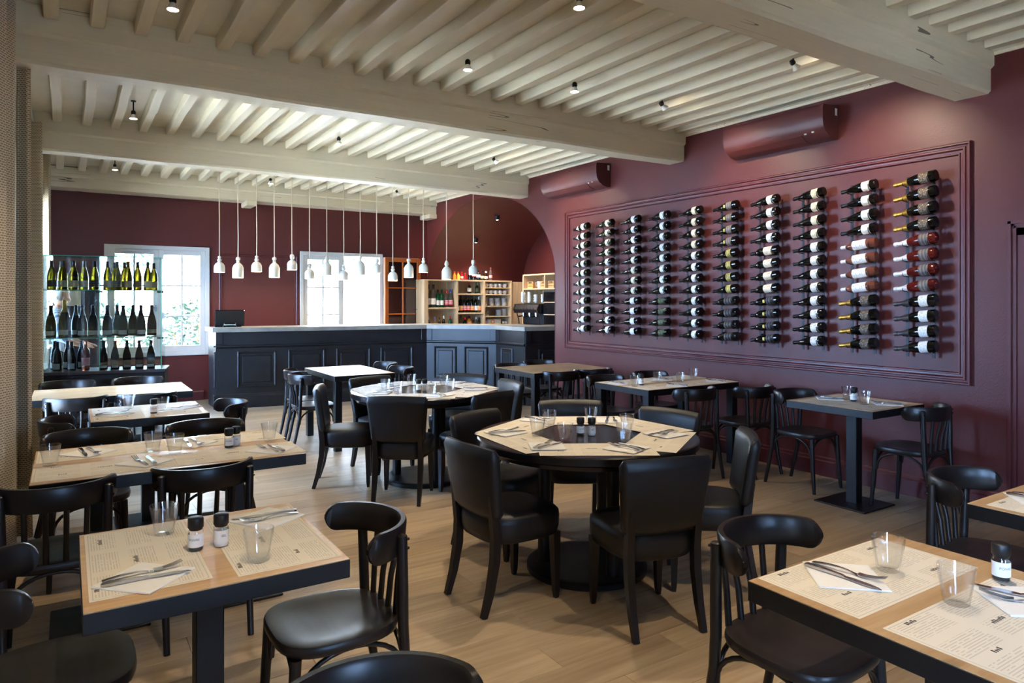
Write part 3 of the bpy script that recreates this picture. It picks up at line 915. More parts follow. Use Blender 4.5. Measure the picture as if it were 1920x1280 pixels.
# ================================================================ things on the tables
mat_n = [0]
MENU = MB().box((-.295, -.145, 0), (.295, .145, .0004)).build('menu_placemat', 'menu_paper')
# printed headings: small dark words on the sheet
rnd = random.Random(3)
for (hx, hy, n_) in ((-.05, .015, 7), (-.23, .12, 5), (.17, .10, 6), (.16, -.09, 5), (-.20, -.05, 4)):
    hb = MB()
    for i in range(n_):
        h_ = rnd.choice((.008, .010, .012))
        hb.add([(hx + i * .0085, hy, .00045), (hx + i * .0085 + .006, hy, .00045), (hx + i * .0085 + .006, hy + h_, .00045), (hx + i * .0085, hy + h_, .00045)], [(0, 1, 2, 3)])
    tag(hb.build('heading_print', 'menu_ink', MENU), kind='stuff')
menu_used = [False]
def menu_at(x, y, rz, lb, lift=0.0):
    o = MENU if not menu_used[0] else copy_tree(MENU)
    menu_used[0] = True
    o.location = (x, y, TZ + .0002 + lift); o.rotation_euler = (0, 0, R(rz))
    tag(o, lb, 'placemat', 'printed paper menus on the tables')
menu_at(.19, 2.335, 90, 'printed menu on the near-left table, its left half')
menu_at(.54, 2.305, 90, 'printed menu on the near-left table, its right half')
menu_at(1.885, 1.09, 0, 'printed menu on the bottom right table, the farther one')
menu_at(1.885, .745, 0, 'printed menu on the bottom right table, the nearer one')
menu_at(3.17, 1.075, 0, 'printed menu on the table at the right picture edge')
menu_at(5.12, 3.0, 90, 'printed menu on the two-seat wall table, the half by the wall', .0)
menu_at(4.79, 2.985, 90, 'printed menu on the two-seat wall table, the half away from the wall', .0)
for i, (x_, y_) in enumerate(((.165, 3.655), (.715, 3.645), (.17, 4.05), (.72, 4.04))):
    menu_at(x_, y_, 0, 'printed menu on the long left table, %s' % ('nearest us by the curtain', 'nearest us away from the curtain', 'farther side by the curtain', 'farther side away from the curtain')[i], .0006 * (i % 2))
menu_at(.285, 5.38, 90, 'printed menu on the small left table, its curtain side'); menu_at(.63, 5.38, 90, 'printed menu on the small left table, its bar side')
for i, (x_, y_) in enumerate(((4.44, 4.47), (4.99, 4.47), (4.44, 4.85), (4.99, 4.85))):
    menu_at(x_, y_, 0, 'printed menu on the long wall table, %s' % ('near left', 'near right', 'far left', 'far right')[i], .0006 * (i % 2))
RA = [-57, -122, 176, 118, 60, 2]
WH = ['right front', 'left front', 'left side', 'left rear', 'right rear', 'right side']
for c, nm in ((R1C, 'near'), (R2C, 'far')):
    for i, a in enumerate(RA):
        menu_at(c[0] + .42 * cos(R(a)), c[1] + .42 * sin(R(a)), a + 90, 'printed menu on the %s round table, %s' % (nm, WH[i]), .0007 * (i + 1))

# napkins with fork and knife
NAP = MB().cbox((-.09, -.09, 0), (.09, .09, .003), .001).cbox((-.089, -.0885, .003), (.0885, .089, .0048), .0008).build('paper_napkin', 'napkin_paper')
def make_fork():
    b = MB()
    n = 12; pts = []; secs = []
    for i in range(n + 1):
        t_ = i / n
        pts.append((0, -.10 + .125 * t_, .004 + .006 * sin(pi * min(1, t_ * 1.0)) + (.0 if t_ < .8 else -.004 * (t_ - .8) / .2)))
        secs.append((.014 - .0085 * min(1, t_ * 1.25) + (.0 if t_ < .85 else .012 * (t_ - .85) / .15), .0028))
    b.sweep(pts, secs)
    b.sweep([(0, .025, .006), (0, .036, .0045), (0, .05, .005)], [(.018, .0026), (.023, .0026), (.024, .0024)])
    for k_ in range(4):
        xx = -.0096 + .0064 * k_
        b.sweep([(xx, .048, .005), (xx, .075, .009), (xx, .098, .016)], [(.0036, .0022), (.003, .0022), (.0018, .0016)])
    return b.build('fork', 'steel', smooth=40)
def make_knife():
    b = MB()
    b.sweep([(0, -.105, .005), (0, -.10, .005), (0, -.05, .006), (0, .0, .0055), (0, .01, .0045)], [(.010, .005), (.017, .007), (.015, .0075), (.012, .006), (.011, .004)])
    b.sweep([(0, .008, .0042), (0, .03, .004), (.001, .07, .0036), (.003, .10, .0034), (.006, .112, .0034)], [(.011, .0028), (.018, .0022), (.018, .0020), (.012, .0016), (.003, .0012)])
    return b.build('knife', 'steel', smooth=40)
FORK, KNIFE = make_fork(), make_knife()
setc = [0]
def setting(x, y, nap_rz, cut_rz, where, lift=.0012, spread=.022):
    objs = []
    for src, dx, nm, cat, dr in ((NAP, 0, 'white folded paper napkin', 'napkin', None), (FORK, -spread, 'steel fork lying on the napkin', 'fork', 4), (KNIFE, spread, 'steel knife lying on the napkin', 'knife', -3)):
        o = src if setc[0] == 0 else copy_tree(src)
        if dr is None:
            o.location = (x, y, TZ + lift); o.rotation_euler = (0, 0, R(nap_rz))
        else:
            a = R(cut_rz)
            o.location = (x + dx * cos(a), y + dx * sin(a), TZ + lift + .0048); o.rotation_euler = (0, 0, R(cut_rz + dr))
        tag(o, '%s, %s' % (nm, where), cat, {'napkin': 'paper napkins', 'fork': 'forks', 'knife': 'knives'}[cat])
    setc[0] += 1
setting(.177, 2.137, 45, -88, 'near-left table, left menu')
setting(.585, 2.49, 30, 90, 'near-left table, right menu')
setting(1.797, 1.11, 48, 186, 'bottom right table, farther menu')
setting(2.03, .77, 52, 20, 'bottom right table, nearer menu')
setting(3.10, 1.13, 45, 180, 'table at the right picture edge')
setting(.086, 4.04, 42, 190, 'long left table, far side by the curtain')
setting(.307, 3.664, 42, 8, 'long left table, near side by the curtain')
setting(.555, 4.0, 42, 184, 'long left table, far side away from curtain')
setting(.872, 3.629, 42, 12, 'long left table, near side away from curtain')
setting(.255, 5.31, 40, -86, 'small left table, curtain side')
setting(.69, 5.41, 40, 86, 'small left table, bar side')
NR1 = [(2.104, 3.349, -95, 12), (2.085, 2.92, -68, 62), (2.398, 2.661, 6, 20), (2.835, 2.826, 98, 5), (2.866, 3.325, 140, 55), (2.504, 3.60, 190, 30)]
W1_ = ['left rear', 'left front', 'right front', 'right side', 'right rear', 'far side']
for (x_, y_, cr, nr), wv in zip(NR1, W1_): setting(x_, y_, nr, cr, 'near round table, %s' % wv, .006)
for (a, nr), wv in zip(((-100, 20), (-35, 60), (15, 10), (60, 35), (115, 15), (185, 50)), ['near side', 'right front', 'right side', 'right rear', 'left rear', 'left side']):
    setting(R2C[0] + .43 * cos(R(a)), R2C[1] + .43 * sin(R(a)), nr, a + 90, 'far round table, %s' % wv, .006)
for (x_, y_, cr), wv in zip(((4.253, 4.83, 184), (4.82, 4.83, 178), (4.58, 4.42, 4), (5.127, 4.45, -3)), ['far left', 'far right', 'near left', 'near right']): setting(x_, y_, 42, cr, 'long wall table, %s' % wv, .0016)
setting(4.96, 3.19, 40, 180, 'two-seat wall table, left end'); setting(5.06, 2.80, 42, 10, 'two-seat wall table, right end')

# drinking glasses
def make_glass():
    def md(r, z, a):
        f = 0.5 if z < .004 else (1.0 if z < .062 else max(0.0, 1 - (z - .062) / .010))
        w_ = 2 * pi / 9
        am = (a % w_) - w_ / 2
        flat = cos(w_ / 2) / cos(am)
        return r * (1 + f * (flat * 1.02 - 1))
    out = [(0.0001, 0), (.0265, 0), (.029, .002), (.0305, .012), (.034, .035), (.0385, .06), (.0412, .0715), (.0425, .085), (.0435, .094), (.0428, .0955), (.0415, .0945), (.0395, .083), (.0372, .07), (.0345, .05), (.030, .025), (.027, .014), (.02, .0115), (.0001, .011)]
    b = MB(); n = 36; rings = []
    for k_, (r, z) in enumerate(out):
        f = md if k_ < 8 else None
        rings.append([((f(r, z, 2 * pi * i / n) if f else r) * cos(2 * pi * i / n), (f(r, z, 2 * pi * i / n) if f else r) * sin(2 * pi * i / n), z) for i in range(n)])
    b.loft(rings, cap=False)
    return b.build('drinking_glass', 'tumbler_glass', smooth=24)
GL = make_glass()
GLASSES = [(.264, 2.509, 'left rear of the near-left table'), (.469, 2.103, 'front of the near-left table, right menu'), (1.944, 1.072, 'bottom right table, farther one beside the napkin'), (1.875, .862, 'bottom right table, between the two menus'),
 (-.068, 3.831, 'long left table, at its curtain end'), (.362, 3.918, 'long left table, second from the curtain'), (.448, 3.80, 'long left table, third from the curtain'), (.921, 3.877, 'long left table, at its right end'),
 (.36, 5.563, 'small left table, far side'), (.549, 5.302, 'small left table, beside the pepper mill'),
 (2.432, 3.38, 'near round table, left rear'), (2.204, 3.178, 'near round table, left side'), (2.255, 2.988, 'near round table, left front'), (2.722, 3.344, 'near round table, behind the mills'), (2.733, 3.026, 'near round table, right rear'), (2.512, 2.807, 'near round table, right front'),
 (2.237, 5.451, 'far round table, leftmost'), (2.257, 5.241, 'far round table, left front'), (2.585, 5.704, 'far round table, far side'), (2.445, 5.008, 'far round table, near side'), (2.781, 5.442, 'far round table, right rear'), (2.711, 5.188, 'far round table, rightmost'),
 (4.214, 4.569, 'long wall table, its left end'), (4.64, 4.727, 'long wall table, second from left'), (4.758, 4.551, 'long wall table, third from left'), (5.128, 4.73, 'long wall table, nearest the wall'),
 (5.071, 3.111, 'two-seat wall table, nearer the wall'), (4.915, 2.883, 'two-seat wall table, away from the wall')]
for i, (x_, y_, wv) in enumerate(GLASSES):
    o = GL if i == 0 else copy_tree(GL)
    o.location = (x_, y_, TZ + (.0008 if abs(x_ - 2.5) > .9 or y_ < 2 else .005)); o.rotation_euler = (0, 0, i * .7)
    tag(o, 'clear faceted tumbler, ' + wv, 'glass', 'faceted drinking glasses')

# salt and pepper mills: glass jar, fill, paper label with its word, black cap
def text_mesh(txt, size):
    cu = bpy.data.curves.new('txt', 'FONT'); cu.body = txt; cu.size = size; cu.align_x = 'CENTER'; cu.align_y = 'CENTER'; cu.resolution_u = 2
    ob = bpy.data.objects.new('txt', cu); COL.objects.link(ob)
    dg = bpy.context.evaluated_depsgraph_get(); dg.update()
    me = bpy.data.meshes.new_from_object(ob.evaluated_get(dg))
    bpy.data.objects.remove(ob); bpy.data.curves.remove(cu)
    return me
def make_mill(kind):
    b = MB().lathe([(.0001, 0), (.019, 0), (.0215, .003), (.022, .01), (.022, .058), (.019, .064), (.0001, .064)], 24)
    root = b.build('%s_mill' % kind, 'tumbler_glass', smooth=40)
    MB().lathe([(.0001, .003), (.0195, .003), (.0195, .05 if kind == 'salt' else .04), (.0001, .05 if kind == 'salt' else .04)], 20).build('contents', 'salt' if kind == 'salt' else 'peppercorn', root, smooth=40)
    MB().lathe([(.0223, .013), (.0223, .052)], 20, a0=R(-90 - 120), a1=R(-90 + 120)).build('label_paper', 'napkin_paper', root, smooth=60)
    MB().lathe([(.0001, .062), (.018, .062), (.0195, .066), (.0225, .070), (.0225, .094), (.0215, .098), (.018, .100), (.0001, .0995)], 24, mod=lambda r, z, a: r * (1 + .012 * cos(16 * a)) if r > .02 else r).build('cap', 'black_plastic', root, smooth=40)
    me = text_mesh('SEL' if kind == 'salt' else 'POIVRE', .0105 if kind == 'salt' else .0095)
    me.materials.append(MAT['menu_ink'])
    for v in me.vertices:
        a = v.co.x / .0226
        v.co = Vector((.0226 * sin(a), -.0226 * cos(a), .036 + v.co.y))
    link('printed_word', me, root)
    return root
PM, SM = make_mill('pepper'), make_mill('salt')
MILLS = [(.328, 2.296, 'p', -20, 'left of the pair on the near-left table'), (.40, 2.293, 's', 10, 'right of the pair on the near-left table'), (2.137, .87, 'p', -38, 'at the right picture edge on the bottom right table'),
 (.70, 3.80, 'p', -10, 'front of the pair on the long left table'), (.742, 3.835, 's', 0, 'behind the pepper on the long left table'), (.485, 5.21, 'p', 0, 'alone on the small left table'),
 (2.436, 3.085, 'p', -15, 'left of the pair on the near round table'), (2.48, 3.04, 's', -25, 'right of the pair on the near round table'), (2.474, 5.31, 'p', -20, 'left of the pair on the far round table'), (2.525, 5.30, 's', 0, 'right of the pair on the far round table'),
 (4.323, 4.60, 'p', -20, 'front of the pair on the long wall table'), (4.37, 4.66, 's', 0, 'rear of the pair on the long wall table'), (4.974, 3.005, 'p', -30, 'nearest us on the two-seat wall table'), (5.03, 3.03, 's', 0, 'farther one on the two-seat wall table')]
used = {'p': False, 's': False}
for x_, y_, kd, rz, wv in MILLS:
    src = PM if kd == 'p' else SM
    o = copy_tree(src) if used[kd] else src
    used[kd] = True
    o.location = (x_, y_, TZ + .0012); o.rotation_euler = (0, 0, R(rz))
    tag(o, ('pepper mill jar with black cap, ' if kd == 'p' else 'salt mill jar with black cap, ') + wv, 'mill', 'salt and pepper mills')
# ================================================================ the bar
BAR = [(1.74, 10.38), (4.79, 9.98), (5.57, 9.15), (5.60, 8.38), (7.05, 8.33)]
BIN = [(1.74, 10.98), (5.02, 10.55), (6.12, 9.40), (6.16, 8.95), (7.05, 8.92)]      # inner (staff) side
BNAME = ['long panelled black bar front facing the room', 'black panelled bar front turning at an angle past the corner', 'short black bar front facing left, beside the arch', 'dark bar front running into the arched niche']
def bar_unit(k, panels, lb):
    A, B = Vector(BAR[k]), Vector(BAR[k + 1]); L = (B - A).length
    ang = math.atan2(B.y - A.y, B.x - A.x)
    root = empty('bar_cabinet', (A.x, A.y, 0), ang)
    inv = Matrix.Rotation(-ang, 2)
    q0 = inv @ (Vector(BIN[k]) - A); q1 = inv @ (Vector(BIN[k + 1]) - A)
    def pl(z, off=0.0): return [(0, -off, z), (L, -off, z), (q1.x, q1.y, z), (q0.x, q0.y, z)]
    MB().loft([pl(.0), pl(1.075)]).build('carcass', 'bar_paint', root)
    # plinth, ledge and corner pilasters
    MB().loft([[(x_, .0, 0), (x_, -.035, 0), (x_, -.035, .16), (x_, -.02, .185), (x_, -.012, .20), (x_, .0, .20)] for x_ in (0, L)]).build('plinth', 'bar_paint', root)
    MB().loft([[(x_, .0, .845), (x_, -.012, .85), (x_, -.03, .868), (x_, -.03, .88), (x_, -.012, .89), (x_, .0, .89)] for x_ in (0, L)]).build('ledge', 'bar_paint', root)
    for x_ in (0.0, L - .09):
        if L > .5: MB().cbox((x_, -.012, .90), (x_ + .09, 0, 1.07), .004).build('pilaster', 'bar_paint', root)
    for a, c in panels:
        rings = []
        for du, dv, uu, vv in ((1, 1, a, .29), (-1, 1, c, .29), (-1, -1, c, .80), (1, -1, a, .80)):
            rings.append([(uu + du * i, -h, vv + dv * i) for i, h in ((0, 0), (0, .014), (.012, .022), (.024, .014), (.03, .004), (.062, .003), (.07, .012), (.078, .014))])
        m_ = 8
        vs_ = [p for r in rings for p in r]
        fs = [(q * m_ + i, q * m_ + i + 1, ((q + 1) % 4) * m_ + i + 1, ((q + 1) % 4) * m_ + i) for q in range(4) for i in range(m_ - 1)] + [tuple(q * m_ + m_ - 1 for q in range(4))]
        MB().add(vs_, fs).build('panel', 'bar_paint', root)
    tag(root, lb, 'bar', 'panelled bar fronts')
    return root
u0 = bar_unit(0, [(.28, .80), (.97, 1.49), (1.66, 2.17), (2.33, 2.84)], BNAME[0])
bar_unit(1, [(.13, .50), (.63, 1.01)], BNAME[1]); bar_unit(2, [(.15, .46)], BNAME[2]); bar_unit(3, [(.22, .90)], BNAME[3])
# end face mouldings (left end of the bar), parts of the long unit
MB().cbox((-.022, .03, .29), (0, .56, .80), .006).build('end_panel', 'bar_paint', u0)
MB().cbox((-.03, -.03, .868), (0, .60, .885), .004).build('end_ledge', 'bar_paint', u0)
MB().cbox((-.03, -.035, 0), (0, .60, .19), .004).build('end_plinth', 'bar_paint', u0)
# the continuous worktop
def off(poly, d):
    out = []
    for i, p in enumerate(poly):
        p = Vector(p); ns = []
        for a, c in ((i - 1, i), (i, i + 1)):
            if 0 <= a and c < len(poly):
                t_ = (Vector(poly[c]) - Vector(poly[a])).normalized(); ns.append(Vector((t_.y, -t_.x)))
        nn = sum(ns, Vector((0, 0))) / len(ns)
        out.append(tuple(p + nn * (d / max(.5, nn.length ** 2))))
    return out
fo = off(BAR, .045); fi = off(BIN, -.02)
fo[0] = (fo[0][0] - .045, fo[0][1]); fi[0] = (fi[0][0] - .045, fi[0][1])
b = MB()
n = len(fo)
for k in range(n - 1):
    q = [fo[k], fo[k + 1], fi[k + 1], fi[k]]
    b.loft([[(x_, y_, z_) for x_, y_ in q] for z_ in (1.075, 1.135)])
tag(b.build('bar_worktop', 'zinc'), 'continuous grey zinc worktop of the bar', 'worktop')

# screen on the bar
root = empty('till_screen', (1.98, 10.70, 1.136), R(-8))
o = MB().cbox((-.20, -.014, 0), (.20, .014, .255), .006).build('screen', 'screen_black', root, loc=(0, 0, .012), rot=(R(24), 0, 0))
MB().cbox((-.195, -.02, .005), (.195, -.012, .25), .004).build('back_cover', 'black_plastic', o)
MB().sweep([(-.09, -.05, .004), (-.075, -.10, .06)], (.012, .006)).sweep([(.09, -.05, .004), (.075, -.10, .06)], (.012, .006)).sweep([(-.082, -.075, .032), (.082, -.075, .032)], (.012, .006)).build('foot_bracket', 'steel', root)
MB().cbox((-.20, -.03, 0), (.16, .05, .012), .004).build('base', 'black_plastic', root)
tag(root, 'black till screen seen from behind on the left end of the bar', 'screen')

# ================================================================ bottles
def prof_bottle(kind):
    if kind == 'burgundy': return [(0.0001, .006), (.030, .0), (.0375, .002), (.0395, .008), (.0395, .125), (.037, .155), (.028, .195), (.0185, .228), (.0148, .25), (.0142, .288), (.0155, .289), (.0155, .296), (.0135, .298), (.0001, .298)]
    if kind == 'champagne': return [(0.0001, .006), (.032, .0), (.041, .002), (.0435, .01), (.0435, .12), (.040, .155), (.030, .20), (.020, .235), (.0155, .262), (.0152, .285), (.0175, .287), (.0175, .30), (.0165, .312), (.0001, .316)]
    if kind == 'bordeaux': return [(0.0001, .005), (.030, .0), (.0365, .002), (.0375, .008), (.0375, .19), (.034, .21), (.022, .228), (.0155, .24), (.0145, .285), (.0155, .287), (.0155, .297), (.0135, .30), (.0001, .30)]
    if kind == 'magnum': return [(0.0001, .008), (.042, .0), (.052, .003), (.0545, .012), (.0545, .15), (.050, .19), (.036, .245), (.023, .29), (.018, .32), (.0175, .355), (.020, .357), (.020, .37), (.0185, .382), (.0001, .385)]
    if kind == 'squat': return [(0.0001, .004), (.034, .0), (.042, .002), (.0435, .01), (.0435, .10), (.038, .125), (.022, .155), (.0145, .17), (.0135, .20), (.015, .202), (.015, .212), (.0001, .214)]
    if kind == 'small': return [(0.0001, .003), (.022, .0), (.028, .002), (.029, .008), (.029, .075), (.025, .095), (.015, .115), (.0135, .14), (.0155, .142), (.0155, .155), (.0001, .156)]
def radius_at(prof, z):
    for (r0, z0), (r1, z1) in zip(prof[1:], prof[2:]):
        if z0 <= z <= z1 and z1 > z0: return r0 + (r1 - r0) * (z - z0) / (z1 - z0)
    return prof[-2][0]
BCACHE = {}
def bottle_parts(kind, scale=1.0, seg=18):
    key = (kind, scale)
    if key not in BCACHE: BCACHE[key] = {}
    return BCACHE[key]
def mesh_of(mb, m, smooth=45):
    me = bpy.data.meshes.new('m'); me.from_pydata(mb.v, [], mb.f); me.update()
    bm = bmesh.new(); bm.from_mesh(me); bmesh.ops.recalc_face_normals(bm, faces=bm.faces); bm.to_mesh(me); bm.free()
    me.shade_smooth(); me.set_sharp_from_angle(angle=R(smooth)); me.materials.append(MAT[m])
    return me
def bottle(kind, glass, foil=None, lab=None, lz=(.035, .10), fz=None, scale=1.0, seal=None, arc=105, neck=None, name='wine_bottle'):
    """returns the bottle root; its label faces local -Y"""
    c = bottle_parts(kind, scale)
    pr = [(r * scale, z * scale) for r, z in prof_bottle(kind)]
    H_ = pr[-1][1]
    def get(key, fn):
        if key not in c: c[key] = fn()
        return c[key]
    root = link(name, get(('b', glass), lambda: mesh_of(MB().lathe(pr, 20), glass)))
    if foil:
        z0 = (fz if fz is not None else .235) * scale
        def mk():
            p2 = [(radius_at(pr, z0) + .0008, z0)] + [(r + .0008, z) for r, z in pr if z > z0 + .002 and r > .001] + [(.0001, H_ + .0008)]
            return mesh_of(MB().lathe(p2, 18), foil)
        link('capsule', get(('f', foil, z0), mk), root)
    if lab:
        def mk():
            z0, z1 = lz[0] * scale, lz[1] * scale
            n_ = 4
            p2 = [(radius_at(pr, z0 + (z1 - z0) * i / n_) + .0009, z0 + (z1 - z0) * i / n_) for i in range(n_ + 1)]
            return mesh_of(MB().lathe(p2, 16, a0=R(-90 - arc), a1=R(-90 + arc)), lab, 80)
        link('label_paper', get(('l', lab, lz, arc), mk), root)
    if neck:
        def mk():
            z0, z1 = .175 * scale, .20 * scale
            p2 = [(radius_at(pr, z0 + (z1 - z0) * i / 3) + .0009, z0 + (z1 - z0) * i / 3) for i in range(4)]
            return mesh_of(MB().lathe(p2, 12, a0=R(-90 - 80), a1=R(-90 + 80)), neck, 80)
        link('neck_label', get(('n', neck), mk), root)
    if seal:
        def mk():
            z0, z1 = .125 * scale, .145 * scale
            p2 = [(radius_at(pr, z0 + (z1 - z0) * i / 3) + .0009, z0 + (z1 - z0) * i / 3) for i in range(4)]
            return mesh_of(MB().lathe(p2, 8, a0=R(-90 - 22), a1=R(-90 + 22)), seal, 80)
        link('seal', get(('s', seal), mk), root)
    return root

# ---- wall racks: ten ladders with twelve bottles each, necks to the left
KINDS = {
 'gw': (dict(kind='burgundy', glass='bottle_green', foil='foil_black', lab='label_white', lz=(.05, .115), neck='label_white'), 'green bottle with white label'),
 'gc': (dict(kind='burgundy', glass='bottle_green', foil='foil_black', lab='label_cream', lz=(.045, .105)), 'olive-green bottle with cream label'),
 'go': (dict(kind='burgundy', glass='bottle_green', foil='foil_black', lab='label_white', lz=(.055, .12), neck='label_white', seal='label_orange'), 'green bottle with white and orange label'),
 'dw': (dict(kind='burgundy', glass='bottle_black', foil='foil_black', lab='label_white', lz=(.045, .105)), 'dark bottle with white label'),
 'dc': (dict(kind='burgundy', glass='bottle_black', foil='foil_black', lab='label_cream', lz=(.045, .105)), 'dark bottle with cream label'),
 'ds': (dict(kind='bordeaux', glass='bottle_black', foil='foil_black', lab='label_white', lz=(.06, .125)), 'dark bottle with narrow white label'),
 'dg': (dict(kind='bordeaux', glass='bottle_black', foil='foil_black', lab='label_green', lz=(.04, .13)), 'dark bottle with dark green label'),
 'gr': (dict(kind='burgundy', glass='bottle_black', foil='foil_black', lab='label_grey', lz=(.05, .12), seal='label_seal'), 'dark bottle with grey striped label'),
 'gd': (dict(kind='burgundy', glass='bottle_black', foil='foil_black', lab='label_gold', lz=(.06, .115)), 'dark bottle with olive-gold label'),
 'bk': (dict(kind='bordeaux', glass='bottle_black', foil='foil_black', lab='label_black', lz=(.04, .14)), 'dark bottle with black label'),
 'rd': (dict(kind='bordeaux', glass='bottle_black', foil='foil_black', lab='label_red', lz=(.05, .14)), 'dark bottle with red-spotted cream label'),
 'ys': (dict(kind='bordeaux', glass='bottle_black', foil='foil_black', lab='label_black', lz=(.03, .11), seal='label_seal'), 'dark bottle with black label and yellow seal'),
 'dr': (dict(kind='burgundy', glass='bottle_black', foil='foil_black', lab='label_drawing', lz=(.045, .11)), 'dark bottle with drawing on white label'),
 'ro': (dict(kind='bordeaux', glass='bottle_pink', foil='foil_white', lab='label_white', lz=(.075, .19), fz=.255), 'clear pink bottle with large white label'),
 'cg': (dict(kind='champagne', glass='bottle_black', foil='foil_gold', lab='label_bronze', lz=(.045, .115), fz=.205), 'black sparkling bottle with gold foil neck'),
 'cr': (dict(kind='champagne', glass='bottle_rose', foil='foil_white', lab='label_grey', lz=(.045, .115), fz=.205), 'red sparkling bottle with silver foil neck'),
 'bw': (dict(kind='champagne', glass='bottle_black', foil='foil_grey', lab='label_white', lz=(.05, .115), fz=.19), 'stout dark bottle with plain white label'),
}
RACKS = [['gw'] * 4 + ['gw'] * 4 + ['go'] * 4, ['gc'] * 4 + ['dw'] * 8, ['dw'] * 4 + ['dc'] * 4 + ['ds'] * 4, ['dw'] * 8 + ['dg'] * 4, ['dc'] * 4 + ['dw'] * 8,
         ['gr'] * 4 + ['gd'] * 4 + ['bk'] * 4, ['dw'] * 4 + ['rd'] * 4 + ['ys'] * 4, ['dc'] * 4 + ['dr'] * 8, ['dr'] * 4 + ['ro'] * 4 + ['cg'] * 4, ['cg'] * 4 + ['cr'] * 4 + ['bw'] * 4]
hook_m = {}
for r_ in range(10):
    yc = 6.860 - .4537 * r_
    root = empty('wine_rack', (XR, yc, 0))
    for sy in (-1, 1):
        MB().box((-.046, sy * .097 - .010, 1.087), (-.040, sy * .097 + .010, 2.475)).build('bar', 'rack_metal', root)
    MB().tube([(-.04, .097, 1.2), (0, .097, 1.2)], .006, 6).tube([(-.04, -.097, 1.2), (0, -.097, 1.2)], .006, 6).tube([(-.04, .097, 2.36), (0, .097, 2.36)], .006, 6).tube([(-.04, -.097, 2.36), (0, -.097, 2.36)], .006, 6).build('wall_spacer', 'rack_metal', root)
    rn = ['leftmost wall rack, by the arch'] + ['%s wall rack from the arch' % ORD[i] for i in range(1, 9)] + ['rightmost wall rack']
    tag(root, 'black metal wine rack, ' + rn[r_] if r_ in (0, 9) else 'black metal wine rack, %s from the arch' % ORD[r_], 'wine rack', 'wall wine racks')
    for j in range(12):
        zb = 2.452 - .1155 * j
        kd, lbl = KINDS[RACKS[r_][j]]
        o = bottle(**kd)
        # bottle axis: base at near end, neck to the far end, dipping a little
        yax = Vector((-.02, .9915, -.122)).normalized()      # local Z (neck direction)
        fx = Vector((-1, 0, 0))                              # label side towards the room
        yl = (-(fx - yax * fx.dot(yax))).normalized()        # local +Y points to the wall
        xl = yl.cross(yax)
        o.matrix_world = Matrix(((xl.x, yl.x, yax.x, XR - .098), (xl.y, yl.y, yax.y, yc - .145), (xl.z, yl.z, yax.z, zb), (0, 0, 0, 1)))
        tag(o, '%s, %s from top, %s' % (lbl, ORD[j], rn[r_].replace(' wall', '')), 'bottle', 'bottles on the wall racks')
        for sy, rad, dz in ((-1, .041, -.006), (1, .018, -.030)):
            key = sy
            if key not in hook_m:
                pts = [(-.045, 0, -.01 - rad)] + [(-.098 + (rad + .004) * sin(a_), 0, -(rad + .004) * cos(a_)) for a_ in [R(30 - 16 * i) for i in range(9)]]
                hook_m[key] = mesh_of(MB().tube(pts, .0032, 6), 'rack_metal')
            link('hook', hook_m[key], root, loc=(0, sy * .097, zb + dz))

# ================================================================ glass wine cabinet
CA = math.atan2(-.2, 1.05)
cabo = Vector((-.22, 8.35, 0)); CW = 1.069; CD = .44
root = empty('wine_cabinet', cabo, CA)
tag(root, 'tall glass wine cabinet on a black base at far left', 'cabinet')
MB().cbox((-.03, .0, 0), (CW + .03, CD, .765), .006).build('base', 'bar_paint', root)
MB().cbox((-.045, -.02, .765), (CW + .045, CD + .01, .80), .005).build('base_top', 'dark_panel', root)
for x0 in (0.0, .505):
    w_ = .5 if x0 == 0 else CW - .505
    for nm, a, c in (('front_pane', (x0, .0, .80), (x0 + w_, .005, 1.968)), ('back_pane', (x0, CD - .005, .80), (x0 + w_, CD, 1.968))):
        MB().box(a, c).build(nm, 'cabinet_pane', root)
for x_ in (0.0, CW - .006, .4995):
    MB().box((x_, .006, .80), (x_ + .006, CD - .006, 1.968)).build('side_pane', 'cabinet_pane', root)
for zz, nm in ((1.968, 'top_pane'), (1.620, 'glass_shelf'), (1.132, 'glass_shelf')):
    o = MB().box((.004, .008, zz), (CW - .004, CD - .008, zz + .008)).build(nm, 'cabinet_pane', root)
    MB().box((.004, .0015, zz), (CW - .004, .008, zz + .008)).build('polished_edge', 'glass_edge', o)
for x_ in (-.003, .499, CW - .003):
    MB().box((x_, -.002, .80), (x_ + .006, .002, 1.97)).build('polished_edge', 'glass_edge', root)
for zz in (1.60, 1.115):
    for x_ in (CW - .04, .47):
        MB().cbox((x_, .005, zz), (x_ + .06, .03, zz + .018), .003).build('shelf_clip', 'dark_steel', root)
def cab_bottle(x_, y_, z_, lb, **kw):
    o = bottle(**kw)
    M = Matrix.Translation(cabo) @ Matrix.Rotation(CA, 4, 'Z') @ Matrix.Translation((x_, y_, z_)) @ Matrix.Rotation(random.uniform(-.3, .3), 4, 'Z')
    o.matrix_world = M
    tag(o, lb, 'bottle', 'bottles in the glass cabinet')
def shelf_row(front, back, z_, nm, kf, kb):
    al = sorted([(x_, 'f') for x_ in front] + [(x_, 'b') for x_ in back])
    for i, (x_, d_) in enumerate(al):
        kw = (kf if d_ == 'f' else kb)(i, x_)
        txt = kw.pop('txt')
        cab_bottle(min(max(x_, .045), CW - .045), (.12 if d_ == 'f' else .30), z_, '%s, cabinet %s, %s from left' % (txt, nm, ORD[i]), **kw)
